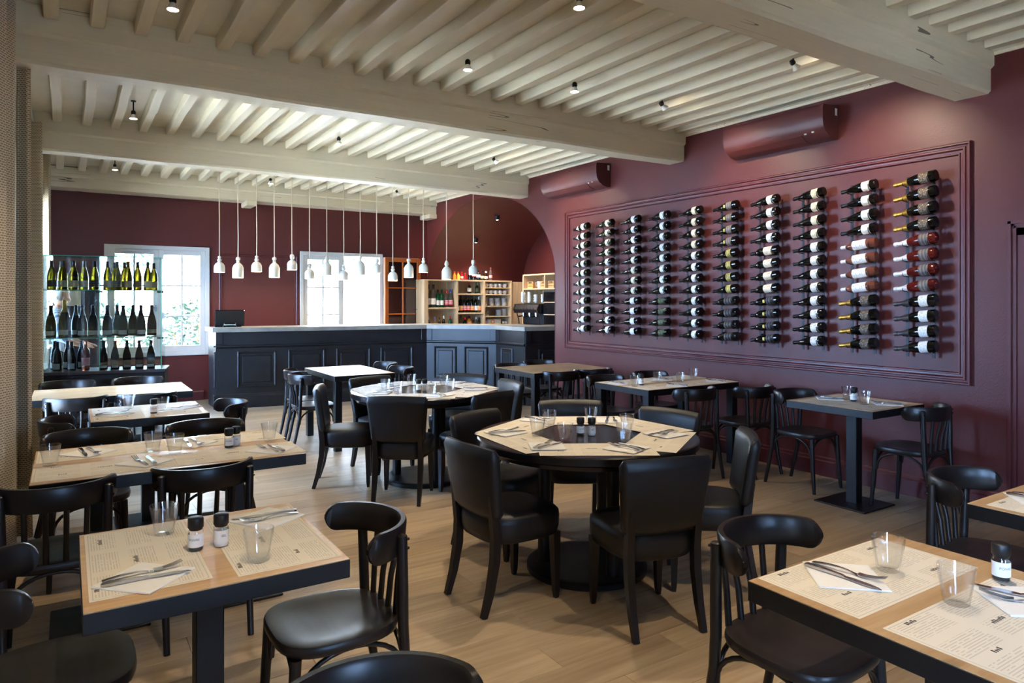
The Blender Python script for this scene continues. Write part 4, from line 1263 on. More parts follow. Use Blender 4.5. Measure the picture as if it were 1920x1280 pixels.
shelf_row([.06, .163, .255, .345, .44, .558, .645, .745, .835, .93], [.11, .21, .60, .69, .97], 1.6285, 'top shelf',
          lambda i, x_: dict(kind='burgundy', glass='bottle_olive', foil='foil_black', lab='label_cream' if i % 3 else 'label_grey', lz=(.03, .095), arc=75, txt='yellow-green wine bottle'),
          lambda i, x_: dict(kind='burgundy', glass='bottle_olive', foil='foil_black', lab='label_cream', lz=(.03, .095), arc=75, txt='yellow-green wine bottle at the back'))
shelf_row([.055, .175, .33, .425, .555, .70, .865], [.24, .62, .77, .95], 1.1405, 'middle shelf',
          lambda i, x_: dict(kind='magnum', glass='bottle_amber', foil='foil_gold' if i == 1 else 'foil_black', lab='label_white', lz=(.03, .08), arc=60, fz=.26, scale=1.0 if i == 1 else .86, txt='large dark bottle with gold neck' if i == 1 else 'dark bottle with pale label'),
          lambda i, x_: dict(kind='magnum', glass='bottle_amber', foil='foil_black', lab='label_cream', lz=(.03, .08), arc=60, fz=.26, scale=.86, txt='dark bottle at the back'))
shelf_row([.11, .235, .36, .52, .625, .735, .85, .96], [.05, .165, .29], .8005, 'bottom shelf',
          lambda i, x_: (dict(kind='bordeaux', glass='bottle_pink', foil=None, lab='label_pink', lz=(.05, .13), txt='pink rose bottle') if abs(x_ - .36) < .01 else dict(kind='burgundy', glass='bottle_black', foil='foil_black', lab='label_white', lz=(.02, .045) if x_ > .45 else (.02, .075), arc=50, txt='black wine bottle')),
          lambda i, x_: dict(kind='burgundy', glass='bottle_black', foil='foil_black', lab='label_white', lz=(.02, .075), arc=50, txt='black wine bottle at the back'))

# dark panel with a notice on the back wall behind the cabinet
pn = MB().cbox((-.16, YB - .05, 0.17), (.385, YB - .002, 1.90), .006).build('wall_panel', 'dark_panel')
tag(pn, 'dark grey panel on the back wall behind the glass cabinet', 'panel')
nt = MB().box((-.07, YB - .056, 1.445), (.155, YB - .0525, 1.655)).build('notice_sheet', 'napkin_paper')
tag(nt, 'white notice sheet pinned to the dark panel behind the cabinet', 'notice')

# ================================================================ shelves behind the bar
SY0, SY1 = 11.10, 11.46
root = empty('bar_shelf', (5.28, SY0, 0))
tag(root, 'light oak shelf unit with bottles and crockery behind the bar', 'shelf')
def sb(nm, x0, x1, z0, z1, y0=0.0, y1=SY1 - SY0, m='shelf_oak'):
    MB().cbox((x0 - 5.28, y0, z0), (x1 - 5.28, y1, z1), .002).build(nm, m, root)
for x0, x1 in ((5.28, 5.36), (5.925, 5.957), (6.487, 6.525), (7.08, 7.115)): sb('upright', x0, x1, .0, 1.868)
sb('top_board', 5.28, 7.115, 1.868, 1.893)
sb('back_panel', 5.28, 7.115, .0, 1.868, .34, .36)
sb('board', 5.36, 5.925, 1.368, 1.392)
for zz in (1.622, 1.272): sb('board', 5.957, 6.487, zz, zz + .022)
for zz in (1.745, 1.618, 1.398, 1.21, 1.055): sb('board', 6.525, 7.08, zz, zz + .016)
sb('board', 5.36, 6.487, .965, .985)
def item(o, x_, y_, z_, lb, cat, grp):
    o.location = (x_, y_, z_); tag(o, lb, cat, grp); return o
G1 = 'bottles on top of the bar shelf'
tops = [('small', 'juice_orange', 'foil_red', 'orange juice bottle'), ('small', 'juice_yellow', 'foil_red', 'yellow juice bottle'), ('small', 'juice_red', 'foil_red', 'dark red juice bottle'), ('small', 'juice_red', 'foil_red', 'bright red juice bottle'),
        ('squat', 'bottle_black', 'foil_red', 'black bottle hidden behind a pendant lamp'), ('squat', 'cola', 'label_redbrand', 'dark soda bottle with red label'), ('squat', 'bottle_black', 'foil_black', 'black bottle with round white badge'), ('small', 'cola', 'foil_black', 'small dark bottle with orange label'), ('small', 'cola', 'foil_white', 'small dark bottle with white label'), ('bordeaux', 'bottle_clear', 'foil_red', 'tall clear bottle with red cap')]
xs = [5.943, 6.019, 6.092, 6.166, 6.268, 6.349, 6.448, 6.535, 6.612, 6.712]
hs = [.155, .15, .155, .13, .20, .235, .19, .185, .175, .245]
for i, ((kd, gl, fo_, lb), x_, h_) in enumerate(zip(tops, xs, hs)):
    s_ = round(h_ / prof_bottle(kd)[-1][1], 3)
    lab = {4: None, 5: 'label_redbrand', 6: 'label_white', 7: 'label_orange', 8: 'label_white', 9: 'label_redbrand'}.get(i, 'label_cream' if i == 2 else None)
    o = bottle(kd, gl, 'foil_red' if i == 5 else fo_, lab, (.03, .07) if kd == 'small' else (.06, .12), fz=prof_bottle(kd)[-1][1] - .03, scale=s_, name='drink_bottle')
    item(o, x_, 11.22, 1.894, '%s on top of the oak bar shelf' % lb, 'bottle', G1)
G2 = 'bottles on the bar shelf'
def srow(xs_, z_, hs_, specs, where):
    for i, (x_, h_, (kd, gl, fo_, lab, lb)) in enumerate(zip(xs_, hs_, specs)):
        H_ = prof_bottle(kd)[-1][1]; s_ = round(h_ / H_, 2)
        o = bottle(kd, gl, fo_, lab, (.04, .12) if kd != 'small' else (.02, .07), fz=H_ * .80, scale=s_, name='spirit_bottle')
        item(o, x_, 11.22, z_, '%s, %s' % (lb, where), 'bottle', G2)
srow([5.415, 5.515, 5.605, 5.682, 5.785, 5.862], 1.3925, [.41, .41, .32, .32, .32, .33],
     [('bordeaux', 'bottle_clear', 'foil_black', 'label_white', 'first tall clear bottle with white label'), ('bordeaux', 'bottle_clear', 'foil_black', 'label_white', 'second tall clear bottle with white label'), ('bordeaux', 'bottle_emerald', 'foil_black', 'label_white', 'left green bottle with white label'), ('bordeaux', 'bottle_emerald', 'foil_black', 'label_white', 'right green bottle with white label'), ('bordeaux', 'bottle_clear', 'foil_red', 'label_redbrand', 'clear bottle with red label and cap'), ('burgundy', 'bottle_clear', 'foil_blue', 'label_redbrand', 'clear bottle with blue cap')], 'upper left bay of oak shelf')
srow([5.42, 5.545, 5.635, 5.722, 5.852], .986, [.24, .24, .235, .255, .255],
     [('burgundy', 'bottle_green', 'foil_white', None, 'green bottle with white cap'), ('burgundy', 'bottle_clear', 'foil_blue', 'label_white', 'clear bottle with light blue neck'), ('burgundy', 'bottle_black', 'foil_black', None, 'black bottle'), ('burgundy', 'bottle_amber', 'foil_white', None, 'brown bottle with white cap'), ('bordeaux', 'bottle_emerald', 'foil_red', None, 'green bottle with red neck')], 'lower left bay of oak shelf')
srow([6.255, 6.415], 1.645, [.20, .195], [('squat', 'bottle_black', 'foil_red', 'label_cream', 'squat dark bottle with red cap'), ('squat', 'bottle_green', 'foil_green', 'label_green', 'squat dark green bottle')], 'upper middle bay of oak shelf')
srow([5.995, 6.075, 6.152, 6.23, 6.308, 6.39, 6.455], 1.295, [.30, .315, .315, .315, .315, .315, .30],
     [('bordeaux', 'bottle_black', 'foil_black', 'label_white', 'syrup bottle half hidden by the upright'), ('bordeaux', 'bottle_amber', 'foil_black', 'label_orange', 'syrup bottle with yellow label'), ('bordeaux', 'bottle_amber', 'foil_black', 'label_redbrand', 'left syrup bottle with red label'), ('bordeaux', 'bottle_amber', 'foil_black', 'label_redbrand', 'right syrup bottle with red label'), ('bordeaux', 'bottle_amber', 'foil_black', 'label_orange', 'syrup bottle with orange label'), ('bordeaux', 'bottle_green', 'foil_black', 'label_white', 'syrup bottle with green and white label'), ('bordeaux', 'bottle_clear', 'foil_white', 'label_orange', 'clear bottle with orange base label')], 'middle row of oak shelf')
srow([6.075, 6.16, 6.251, 6.335, 6.395, 6.452], .986, [.265, .225, .25, .165, .23, .22],
     [('bordeaux', 'bottle_clear', 'foil_black', None, 'slim clear bottle with black cap'), ('squat', 'bottle_black', 'foil_red', None, 'dark bottle with orange-red neck'), ('squat', 'juice_orange', 'foil_black', 'label_orange', 'orange bottle with black cap'), ('small', 'bottle_clear', 'foil_black', None, 'small clear bottle with dark cap'), ('bordeaux', 'bottle_clear', 'foil_white', None, 'slim pale bottle'), ('burgundy', 'bottle_amber', 'foil_black', None, 'brown bottle with black cap')], 'lower middle bay of oak shelf')
def make_cup(r=.038, h=.072):
    b = MB().lathe([(.0001, 0), (r * .62, 0), (r * .8, h * .15), (r, h * .55), (r, h), (r * .93, h), (r * .9, h * .5), (r * .6, h * .1), (.0001, h * .08)], 18)
    root_ = b.build('cup', 'white_ceramic', smooth=50)
    MB().tube([(-r * .95, 0, h * .8), (-r * 1.55, 0, h * .72), (-r * 1.6, 0, h * .4), (-r * .85, 0, h * .25)], .005, 6).build('handle', 'white_ceramic', root_, smooth=60)
    return root_
CUP = make_cup(); SCUP = make_cup(.030, .055)
first = True
for zi, z_ in enumerate((1.7612, 1.6342)):
    for i in range(5):
        o = CUP if first else copy_tree(CUP); first = False
        item(o, 6.60 + .102 * i, 11.2, z_, 'white cup, %s from left on the %s shelf of cups' % (ORD[i], 'upper' if zi == 0 else 'lower'), 'cup', 'cups on the bar shelf')
        o.rotation_euler = (0, 0, .3)
def plates(x_, z_, n_, r_, lb):
    for i in range(n_):
        o = MB().lathe([(.0001, .002), (r_ * .55, 0), (r_ * .6, .003), (r_, .013), (r_, .0155), (r_ * .58, .006), (.0001, .005)], 24).build('plate', 'white_ceramic', smooth=50)
        item(o, x_, 11.24, z_ + i * .0165, 'white plate, %s from bottom of the %s' % (ORD[i], lb), 'plate', 'plates stacked on the bar shelf')
plates(6.60, 1.4142, 10, .06, 'leftmost stack'); plates(6.73, 1.4142, 9, .062, 'second stack'); plates(6.868, 1.4142, 9, .068, 'third stack'); plates(7.01, 1.4142, 9, .065, 'rightmost upper stack')
plates(6.90, 1.2262, 7, .062, 'left lower stack'); plates(7.02, 1.2262, 8, .058, 'right lower stack')
for i, (x_, h_) in enumerate(((6.57, .10), (6.61, .14), (6.65, .13))):
    o = MB().lathe([(.0001, 0), (.014, 0), (.016, .004), (.016, h_ - .004), (.013, h_), (.0001, h_)], 16).build('steel_canister', 'steel', smooth=45)
    item(o, x_, 11.2, 1.2262, 'slim steel canister, %s of three beside the lower plates' % ORD[i], 'canister', 'steel canisters')
for i, c_ in enumerate(('tea_purple', 'tea_green', 'tea_orange', 'tea_cream', 'tea_cream')):
    o = MB().cbox((-.034, -.05, 0), (.034, .05, .095), .002).build('tea_box', c_)
    o2 = MB().box((-.02, -.0515, .03), (.02, -.0502, .07)).build('label_paper', 'label_white', o)
    item(o, 6.575 + .071 * i, 11.2, 1.0712, '%s tea box on the bottom shelf, %s from left' % (c_.split('_')[1], ORD[i]), 'box', 'tea boxes')
for i in range(2):
    o = copy_tree(SCUP) if i else SCUP
    item(o, 6.98 + .065 * i, 11.2, 1.0712, 'small white bowl-like cup, %s beside the tea boxes' % ('left one' if i == 0 else 'right one'), 'cup', 'small cups'); o.rotation_euler = (0, 0, 1)
# oak panel in the corner of the niche and the unit on the end wall
pn = MB().cbox((7.12, 11.13, 0), (7.55, 11.16, 1.875), .003).build('corner_panel', 'shelf_oak'); tag(pn, 'plain oak panel in the corner between the two shelf units', 'panel')
root = empty('coffee_shelf', (7.12, 0, 0))
tag(root, 'oak unit with crates and coffee machine on the niche end wall', 'shelf')
def cb(nm, y0, y1, z0, z1, x0=0.0, x1=.45, m='shelf_oak'): MB().cbox((x0, y0, z0), (x1, y1, z1), .002).build(nm, m, root)
cb('upright', 10.72, 10.75, 0, 2.0); cb('upright', 8.95, 8.98, 0, 2.0); cb('top_board', 8.95, 10.75, 1.972, 2.0); cb('board', 8.98, 10.72, 1.715, 1.740); cb('upright', 10.03, 10.055, 1.74, 1.972); cb('back_panel', 8.98, 10.72, 0, 1.972, .43, .45)
cb('worktop', 8.98, 10.72, 1.0, 1.03, -.25, .45, 'bar_paint'); cb('lower_cabinet', 8.98, 10.72, 0, 1.0, -.22, .45, 'bar_paint')
def crate(y_, lb):
    r_ = empty('wooden_crate', (7.22, y_, 1.741))
    for sx in (0, .10):
        for zz in (0, .045, .09):
            MB().box((sx - .05, -.085, zz), (sx - .042, .085, zz + .036)).build('slat', 'crate_wood', r_)
    for sy in (-1, 1):
        MB().box((-.042, sy * .085 - .004, 0), (.05, sy * .085 + .004, .126)).build('end_board', 'crate_wood', r_)
    MB().box((-.042, -.08, 0), (.05, .08, .006)).build('bottom_board', 'crate_wood', r_)
    MB().box((-.0515, -.05, .095), (-.0505, .05, .118)).build('grip_hole', 'menu_ink', r_)
    tag(r_, lb, 'crate', 'small wooden crates')
crate(10.57, 'small wooden crate on the coffee shelf, the left one'); crate(10.15, 'small wooden crate on the coffee shelf, the middle one'); crate(9.92, 'small wooden crate on the coffee shelf, the right one')
jug = MB().lathe([(.0001, 0), (.035, 0), (.05, .05), (.045, .10), (.052, .125), (.048, .125), (.04, .1), (.03, .01), (.0001, .008)], 18).build('white_jug', 'white_ceramic', smooth=50)
MB().tube([(-.045, .0, .10), (-.075, .02, .11), (-.07, .02, .04), (-.045, 0, .04)], .006, 6).build('handle', 'white_ceramic', jug)
item(jug, 7.22, 10.33, 1.741, 'white jug between the wooden crates', 'jug', None)
# espresso machine
root = empty('espresso_machine', (7.02, 10.22, 1.031)); 
MB().cbox((-.16, -.34, .0), (.20, .34, .06), .01).build('drip_base', 'black_plastic', root)
MB().cbox((-.02, -.34, .06), (.20, .34, .30), .01).build('back_body', 'bar_paint', root)
MB().loft([[(-.17, y_, .27), (-.20, y_, .33), (-.16, y_, .41), (.20, y_, .43), (.20, y_, .27)] for y_ in (-.36, .36)]).build('head', 'bar_paint', root)
for sy in (-1, 1):
    MB().loft([[(-.18, y_, .26), (-.215, y_, .33), (-.17, y_, .425), (.21, y_, .445), (.21, y_, .26)] for y_ in (sy * .362, sy * .392)]).build('side_trim', 'steel', root)
    MB().tube([(-.10, sy * .33, 0), (-.12, sy * .33, .15), (-.16, sy * .33, .28)], .012).build('foot', 'steel', root, smooth=60)
for i in range(3):
    y_ = -.2 + .2 * i
    g = MB().lathe([(.0001, .20), (.032, .20), (.034, .27), (.0001, .27)], 16, (-.09, y_, 0)).build('group_head', 'steel', root, smooth=45)
    MB().tube([(-.10, y_, .215), (-.22, y_ - .01, .20)], [.012, .014], 8).build('portafilter_handle', 'black_plastic', g, smooth=60)
for i in range(6): MB().tube([(-.195, -.25 + .1 * i, .345), (-.203, -.25 + .1 * i, .348)], .012, 10).build('button', 'steel', root)
tag(root, 'black and chrome espresso machine behind the bar end', 'coffee machine')
k = 0
for r_ in range(4):
    for i in range(6):
        if r_ == 3 and i > 1: continue
        o = copy_tree(SCUP)
        item(o, 6.94 + .07 * (i % 2), 10.47 - .105 * i, 1.031 + .447 + .046 * r_, 'white coffee cup on the espresso machine, row %s up, %s from left' % (ORD[r_], ORD[i]), 'cup', 'cups stacked on the espresso machine')
        o.rotation_euler = (0, 0, 2.2 + i)
root = empty('drinks_fridge', (6.92, 9.46, 1.031))
MB().cbox((0, -.36, 0), (.3, .33, .66), .006).build('body', 'black_plastic', root)
MB().box((-.006, -.34, .03), (0, .31, .63)).build('door_pane', 'screen_black', root)
for zz in (.24, .45): MB().box((-.012, -.34, zz), (-.005, .31, zz + .014)).build('shelf_edge', 'shelf_oak', root)
tag(root, 'black glass-fronted drinks fridge at the right end of the niche', 'fridge')

# ================================================================ air conditioners on the right wall
def aircon(y0, y1, lb):
    L = y1 - y0
    root = empty('air_conditioner', (XR, (y0 + y1) / 2, 2.89))
    pf = [(0, .0), (-.05, -.005), (-.12, .012), (-.18, .05), (-.212, .10), (-.222, .16), (-.222, .25), (-.212, .275), (0, .285)]
    MB().loft([[(x_, y_, z_) for x_, z_ in pf] for y_ in (-L / 2, L / 2)]).build('body', 'aircon_paint', root, smooth=35)
    MB().loft([[(x_, y_, z_) for x_, z_ in ((-.06, -.008), (-.125, .008), (-.185, .048), (-.181, .052), (-.12, .016), (-.06, 0))] for y_ in (-L / 2 + .22, L / 2 - .05)]).build('louvre', 'aircon_paint', root)
    MB().box((-.148, -L / 2 + .2, .024), (-.14, L / 2 - .06, .028)).build('louvre_slot', 'dark_steel', root)
    MB().box((-.05, -L / 2 - .002, .20), (-.02, -L / 2, .26)).build('sticker', 'napkin_paper', root)
    for yy, zz in ((.10, .055), (.17, .05)): MB().cbox((-.20, -L / 2 + yy, zz), (-.188, -L / 2 + yy + .02, zz + .012), .001).build('indicator', 'napkin_paper', root)
    tag(root, lb, 'air conditioner', 'wall air conditioners')
aircon(3.475, 4.52, 'maroon wall air conditioner above the right half of the wine racks')
aircon(6.42, 7.58, 'maroon wall air conditioner near the arch, above the left racks')

# ================================================================ ceiling spot lamps
def spot_lamp(x_, y_, aim, lb, power=LAMP_POWER, cone=82):
    root = empty('ceiling_spot', (x_, y_, 3.34))
    MB().lathe([(.0001, .02), (.022, .02), (.022, .012), (.0001, .012)], 14).build('ceiling_rose', 'black_metal', root, smooth=40)
    MB().tube([(0, 0, .015), (0, 0, -.085)], .006, 8).build('stem', 'black_metal', root, smooth=60)
    d = (Vector(aim) - Vector((x_, y_, 3.24))).normalized()
    q = d.to_track_quat('-Z', 'Y').to_euler()
    hd = MB().lathe([(.0001, .03), (.014, .03), (.020, .02), (.020, .0), (.014, -.006), (.0001, -.006)], 14).build('socket', 'black_metal', root, smooth=40, loc=(0, 0, -.10), rot=q)
    MB().lathe([(.012, -.004), (.016, -.012), (.030, -.042), (.032, -.046)], 18).build('reflector', 'white_ceramic', hd, smooth=60)
    MB().lathe([(.0001, -.049), (.018, -.049), (.0305, -.045), (.0001, -.040)], 18).build('bulb', 'bulb', hd, smooth=60)
    l = bpy.data.lights.new('spot', 'SPOT'); l.energy = power; l.spot_size = R(cone); l.spot_blend = .75; l.shadow_soft_size = .03; l.color = (1.0, .82, .60)
    lo = bpy.data.objects.new('lamp_light', l); COL.objects.link(lo); lo.parent = hd; lo.location = (0, 0, -.053)
    tag(root, lb, 'lamp', 'black ceiling spot lamps')
LN = ['black ceiling spot above the far wall windows, by the curtain', 'black ceiling spot above the bar, middle', 'black ceiling spot above the bar, nearest the arch']
for x_, nm in ((.51, 'curtain side'), (2.45, 'middle'), (4.40, 'wine wall side')):
    wall = x_ > 4
    spot_lamp(x_, 10.25, (5.9, 11.0, 1.9) if wall else (x_ + .1, 10.3, 0), 'ceiling spot lamp in the bay over the bar, ' + nm, LAMP_POWER * (1.0 if wall else .4))
    spot_lamp(x_, 7.27, (5.5, 7.0, 2.25) if wall else (x_, 7.2, 0), 'ceiling spot lamp in the bay before the bar, ' + nm, LAMP_POWER * (1.1 if wall else 1.15))
    spot_lamp(x_, 4.42, (5.5, 4.35, 2.3) if wall else (x_, 4.4, 0), 'ceiling spot lamp over the round tables, %s, second row' % nm, LAMP_POWER * (1.1 if wall else 1.15))
spot_lamp(3.43, 4.42, (3.5, 4.4, 0), 'ceiling spot lamp over the round tables, between middle and wine wall')
spot_lamp(2.47, 3.14, (2.45, 3.1, 0), 'ceiling spot lamp directly above the near round table')
spot_lamp(4.44, 3.14, (5.5, 3.0, 2.3), 'ceiling spot lamp nearest us beside the wine wall', LAMP_POWER * 1.0)
spot_lamp(.51, 1.3, (.5, 1.4, 0), 'ceiling spot lamp above the camera on the curtain side', LAMP_POWER * 1.6)
spot_lamp(2.45, 1.3, (2.4, 1.3, 0), 'ceiling spot lamp above the bottom right table', LAMP_POWER * 1.4)
# smoke detector on the ceiling near the curtain
sd = MB().lathe([(.0001, -.03), (.04, -.03), (.052, -.015), (.052, 0), (.0001, 0)], 24).build('smoke_detector', 'white_ceramic', smooth=40, loc=(.07, 5.75, ZC - .001))
tag(sd, 'round white smoke detector on the ceiling near the curtain', 'smoke detector')
# two small spots in the vault
for i, (y_, x_, z_) in enumerate(((10.4, 6.36, 3.005), (11.06, 6.30, 2.65))):
    root = empty('vault_spot', (x_, y_, z_))
    MB().lathe([(.0001, 0), (.05, 0), (.045, -.03), (.028, -.07), (.0001, -.07)], 18).build('housing', 'black_metal', root, smooth=40)
    MB().lathe([(.0001, -.072), (.02, -.072), (.0001, -.071)], 14).build('bulb', 'bulb', root)
    l = bpy.data.lights.new('spot', 'SPOT'); l.energy = 75; l.spot_size = R(125); l.spot_blend = .6; l.shadow_soft_size = .02; l.color = (1, .9, .78)
    lo = bpy.data.objects.new('lamp_light', l); COL.objects.link(lo); lo.parent = root; lo.location = (0, 0, -.08); lo.rotation_euler = (R(-12), R(-24), 0) if i == 0 else (R(-14), R(-10), 0)
    tag(root, 'small black spot fixed in the arched vault, %s one' % ('upper' if i == 0 else 'lower'), 'lamp', 'vault spots')

# ================================================================ white pendant lamps over the bar
def pendant_profile(k):
    if k == 'short':    # dome with double bead
        body = [(.074, 0), (.074, .07), (.070, .095), (.055, .125), (.030, .145), (.018, .15)]
        neck = [(.018, .15), (.028, .165), (.030, .18), (.022, .195), (.016, .20), (.024, .215), (.022, .228), (.008, .236)]
    elif k == 'tall':
        body = [(.074, 0), (.076, .004), (.076, .145), (.060, .185), (.030, .215), (.018, .225)]
        neck = [(.018, .225), (.026, .235), (.018, .25), (.028, .262), (.032, .278), (.026, .295), (.008, .304)]
    elif k == 'plain':
        body = [(.070, 0), (.072, .004), (.072, .085), (.062, .115), (.036, .14), (.022, .148)]
        neck = [(.022, .148), (.020, .158), (.030, .17), (.032, .20), (.028, .225), (.010, .235)]
    else:               # long: tall body, egg-shaped neck
        body = [(.073, 0), (.076, .004), (.076, .13), (.062, .165), (.032, .20), (.020, .208)]
        neck = [(.020, .208), (.032, .228), (.034, .245), (.026, .275), (.010, .298)]
    return body, neck
PX = [(1.83, 10.62, 1.92, 'short'), (2.075, 10.585, 1.845, 'tall'), (2.325, 10.55, 1.938, 'short'), (2.57, 10.52, 1.857, 'tall'), (2.82, 10.49, 1.975, 'plain'), (3.075, 10.46, 1.845, 'plain'), (3.325, 10.42, 1.90, 'long'), (3.58, 10.39, 1.832, 'short'), (3.83, 10.35, 1.913, 'tall'), (4.08, 10.30, 1.948, 'plain'), (4.33, 10.25, 1.828, 'short'), (4.58, 10.20, 1.884, 'tall'), (4.80, 10.12, 1.965, 'short'), (5.05, 9.80, 1.852, 'long'), (5.32, 9.42, 1.918, 'plain')]
pc = {}
for i, (x_, y_, z_, kd) in enumerate(PX):
    root = empty('pendant_lamp', (x_, y_, z_))
    body, neck = pendant_profile(kd)
    if kd not in pc:
        inner = [(r - .005, z + (.0 if j == 0 else -.003)) for j, (r, z) in enumerate(body)][::-1]
        pc[kd] = (mesh_of(MB().lathe(inner + body, 28), 'pendant_ceramic', 40), mesh_of(MB().lathe(neck, 20), 'pendant_ceramic', 50), mesh_of(MB().lathe([(.0001, .03), (.022, .04), (.028, .06), (.020, .085), (.0001, .095)], 14), 'pendant_bulb', 60))
    link('shade', pc[kd][0], root); link('neck', pc[kd][1], root); link('bulb', pc[kd][2], root)
    zt = neck[-1][1]
    MB().tube([(0, 0, zt), (.003 * sin(i), 0, zt + .3), (-.002, .002, zt + .7), (0, 0, 3.36 - z_)], .0065, 6).build('cord', 'cord', root, smooth=60)
    l = bpy.data.lights.new('glow', 'POINT'); l.energy = 3.0; l.shadow_soft_size = .02; l.color = (1, .82, .58)
    lo = bpy.data.objects.new('lamp_light', l); COL.objects.link(lo); lo.parent = root; lo.location = (0, 0, .02)
    tag(root, 'white ceramic pendant lamp over the bar, %s from left' % ORD[i], 'pendant lamp', 'white pendant lamps over the bar')
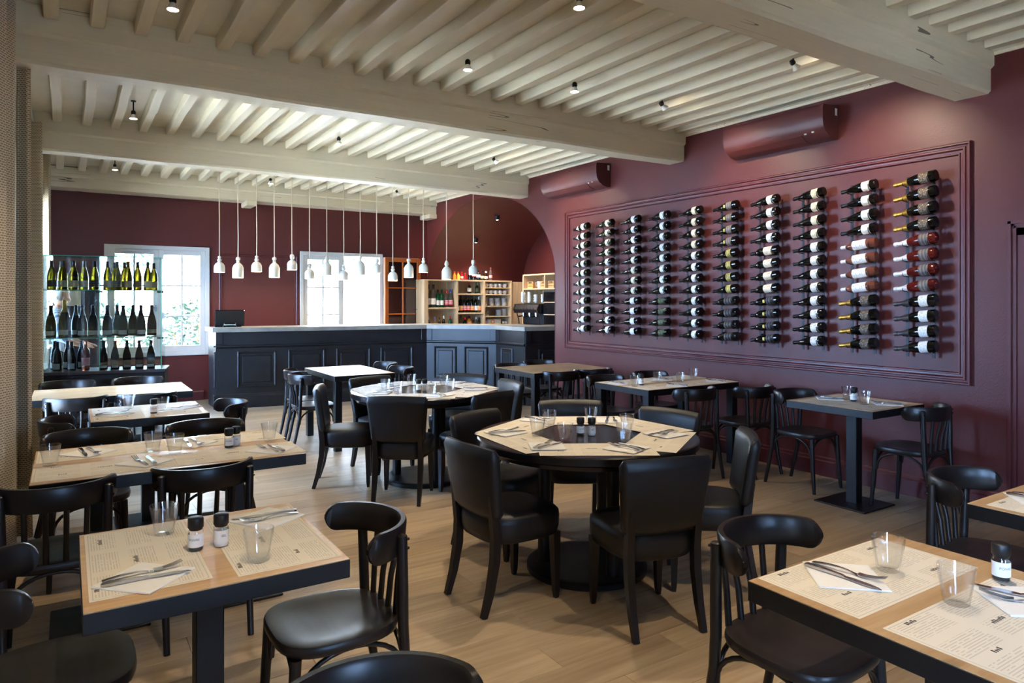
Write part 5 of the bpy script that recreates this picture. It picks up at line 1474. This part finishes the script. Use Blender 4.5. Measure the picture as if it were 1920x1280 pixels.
# ================================================================ person standing behind the glass cabinet
def person():
    root = empty('person', (-.10, 9.85, 0), R(90 - 8))       # local -Y is forward; turned to face right (+X)
    J = {}
    bm = bmesh.new(); sk = bm.verts.layers.skin.verify()
    rad = {}
    def v(name, co, r):
        J[name] = bm.verts.new(co); rad[name] = r
    def e(a, c): bm.edges.new((J[a], J[c]))
    v('pelvis', (0, 0, .92), (.145, .105)); v('waist', (0, .0, 1.06), (.135, .105)); v('chest', (0, -.01, 1.24), (.165, .115)); v('neck0', (0, .01, 1.395), (.075, .07)); v('neck1', (0, -.01, 1.46), (.052, .055))
    e('pelvis', 'waist'); e('waist', 'chest'); e('chest', 'neck0'); e('neck0', 'neck1')
    for s_, n_ in ((-1, 'l'), (1, 'r')):
        v('hip' + n_, (s_ * .09, 0, .86), (.09, .095)); v('knee' + n_, (s_ * .095, -.01, .48), (.06, .065)); v('ank' + n_, (s_ * .095, .02, .09), (.042, .045)); v('toe' + n_, (s_ * .10, -.13, .035), (.04, .034))
        e('pelvis', 'hip' + n_); e('hip' + n_, 'knee' + n_); e('knee' + n_, 'ank' + n_); e('ank' + n_, 'toe' + n_)
        v('sho' + n_, (s_ * .17, 0, 1.34), (.062, .062)); v('elb' + n_, (s_ * .215, -.03, 1.08), (.044, .044)); v('wri' + n_, (s_ * .16, -.23, 1.0), (.028, .024))
        e('neck0', 'sho' + n_); e('sho' + n_, 'elb' + n_); e('elb' + n_, 'wri' + n_)
        # palm and five fingers curled forward
        v('palm' + n_, (s_ * .145, -.30, .985), (.036, .016)); e('wri' + n_, 'palm' + n_)
        for f_, (fx, ln) in enumerate(((-.028, .062), (-.010, .072), (.010, .066), (.027, .052))):
            a1, a2 = 'f%d%sa' % (f_, n_), 'f%d%sb' % (f_, n_)
            v(a1, (s_ * .145 + fx, -.335 - ln * .35, .978), (.009, .009)); v(a2, (s_ * .145 + fx, -.335 - ln * .8, .955), (.008, .008))
            e('palm' + n_, a1); e(a1, a2)
        v('th' + n_, (s_ * .145 - s_ * .045, -.31, .975), (.010, .010)); v('tt' + n_, (s_ * .145 - s_ * .06, -.35, .96), (.008, .008)); e('palm' + n_, 'th' + n_); e('th' + n_, 'tt' + n_)
    me = bpy.data.meshes.new('body'); 
    bm.verts.index_update()
    for nm, vv in J.items():
        vv[sk].radius = rad[nm]; vv[sk].use_root = (nm == 'pelvis')
    bm.to_mesh(me); bm.free()
    ob = bpy.data.objects.new('body_tmp', me); COL.objects.link(ob)
    ob.modifiers.new('skin', 'SKIN'); sub = ob.modifiers.new('sub', 'SUBSURF'); sub.levels = 2; sub.render_levels = 2
    dg = bpy.context.evaluated_depsgraph_get(); dg.update()
    bme = bpy.data.meshes.new_from_object(ob.evaluated_get(dg)); bpy.data.objects.remove(ob)
    bme.materials.clear()
    for n_ in ('skin', 'shirt', 'trousers'): bme.materials.append(MAT[n_])
    for p in bme.polygons:
        c = p.center
        p.material_index = 2 if c.z < .93 and abs(c.x) < .16 and c.y > -.2 else (0 if (c.z > 1.43 or c.y < -.13 and c.z < 1.06) else 1)
        p.use_smooth = True
    link('body', bme, root)
    # head with face
    b = bmesh.new()
    bmesh.ops.create_uvsphere(b, u_segments=28, v_segments=20, radius=1.0)
    for vv in b.verts:
        x_, y_, z_ = vv.co
        fx = .073 * x_; fy = .095 * y_; fz = .115 * z_
        if z_ < 0:
            fx *= 1 + .28 * z_; fy *= 1 + (.10 * z_ if y_ < 0 else .32 * z_)
        if y_ < -.55 and abs(x_) < .30 and -.30 < z_ < .12:            # nose
            fy -= .022 * (1 - abs(x_) / .30) * (1 - abs(z_ + .2) / .34 if abs(z_ + .2) < .34 else 0)
        if y_ < -.5 and .02 < z_ < .22 and .12 < abs(x_) < .55: fy += .006   # eye sockets
        vv.co = (fx, fy, fz)
    hm = bpy.data.meshes.new('head'); b.to_mesh(hm); b.free(); hm.shade_smooth(); hm.materials.append(MAT['skin'])
    hd = link('head', hm, root, loc=(0, -.025, 1.555), rot=(R(8), 0, 0))
    for s_ in (-1, 1):
        MB().lathe([(.0001, -.011), (.008, -.008), (.011, 0), (.008, .008), (.0001, .011)], 12, (s_ * .028, -.078, .012)).build('eye', 'white_ceramic', hd, smooth=80)
        MB().lathe([(.0001, -.005), (.005, 0), (.0001, .005)], 8, (s_ * .028, -.087, .012)).build('pupil', 'menu_ink', hd, smooth=80)
        MB().loft([[(s_ * .070, .0, -.025), (s_ * .072, .012, -.028), (s_ * .072, .018, .0), (s_ * .071, .0, .022)], [(s_ * .082, .006, -.02), (s_ * .084, .02, -.022), (s_ * .085, .026, .004), (s_ * .083, .006, .026)]]).build('ear', 'skin', hd)
    MB().cbox((-.024, -.090, -.055), (.024, -.080, -.047), .003).build('mouth', 'label_pink', hd)
    hb_ = bmesh.new(); bmesh.ops.create_uvsphere(hb_, u_segments=24, v_segments=16, radius=1.0)
    rn = random.Random(5)
    dl = []
    for vv in hb_.verts:
        x_, y_, z_ = vv.co
        if (y_ < -.35 and z_ < .42) or z_ < -.55: dl.append(vv)
        s_ = 1 + rn.uniform(-.02, .05)
        vv.co = (.082 * x_ * s_, .106 * y_ * s_ + .004, .122 * z_ * s_ + .006)
    bmesh.ops.delete(hb_, geom=dl, context='VERTS')
    hme = bpy.data.meshes.new('hair'); hb_.to_mesh(hme); hb_.free(); hme.shade_smooth(); hme.materials.append(MAT['hair_grey'])
    ho = link('hair', hme, root, loc=(0, -.025, 1.555), rot=(R(8), 0, 0))
    sm = ho.modifiers.new('thick', 'SOLIDIFY'); sm.thickness = .01
    tag(root, 'person with grey hair and striped shirt standing behind the wine cabinet', 'person')
person()
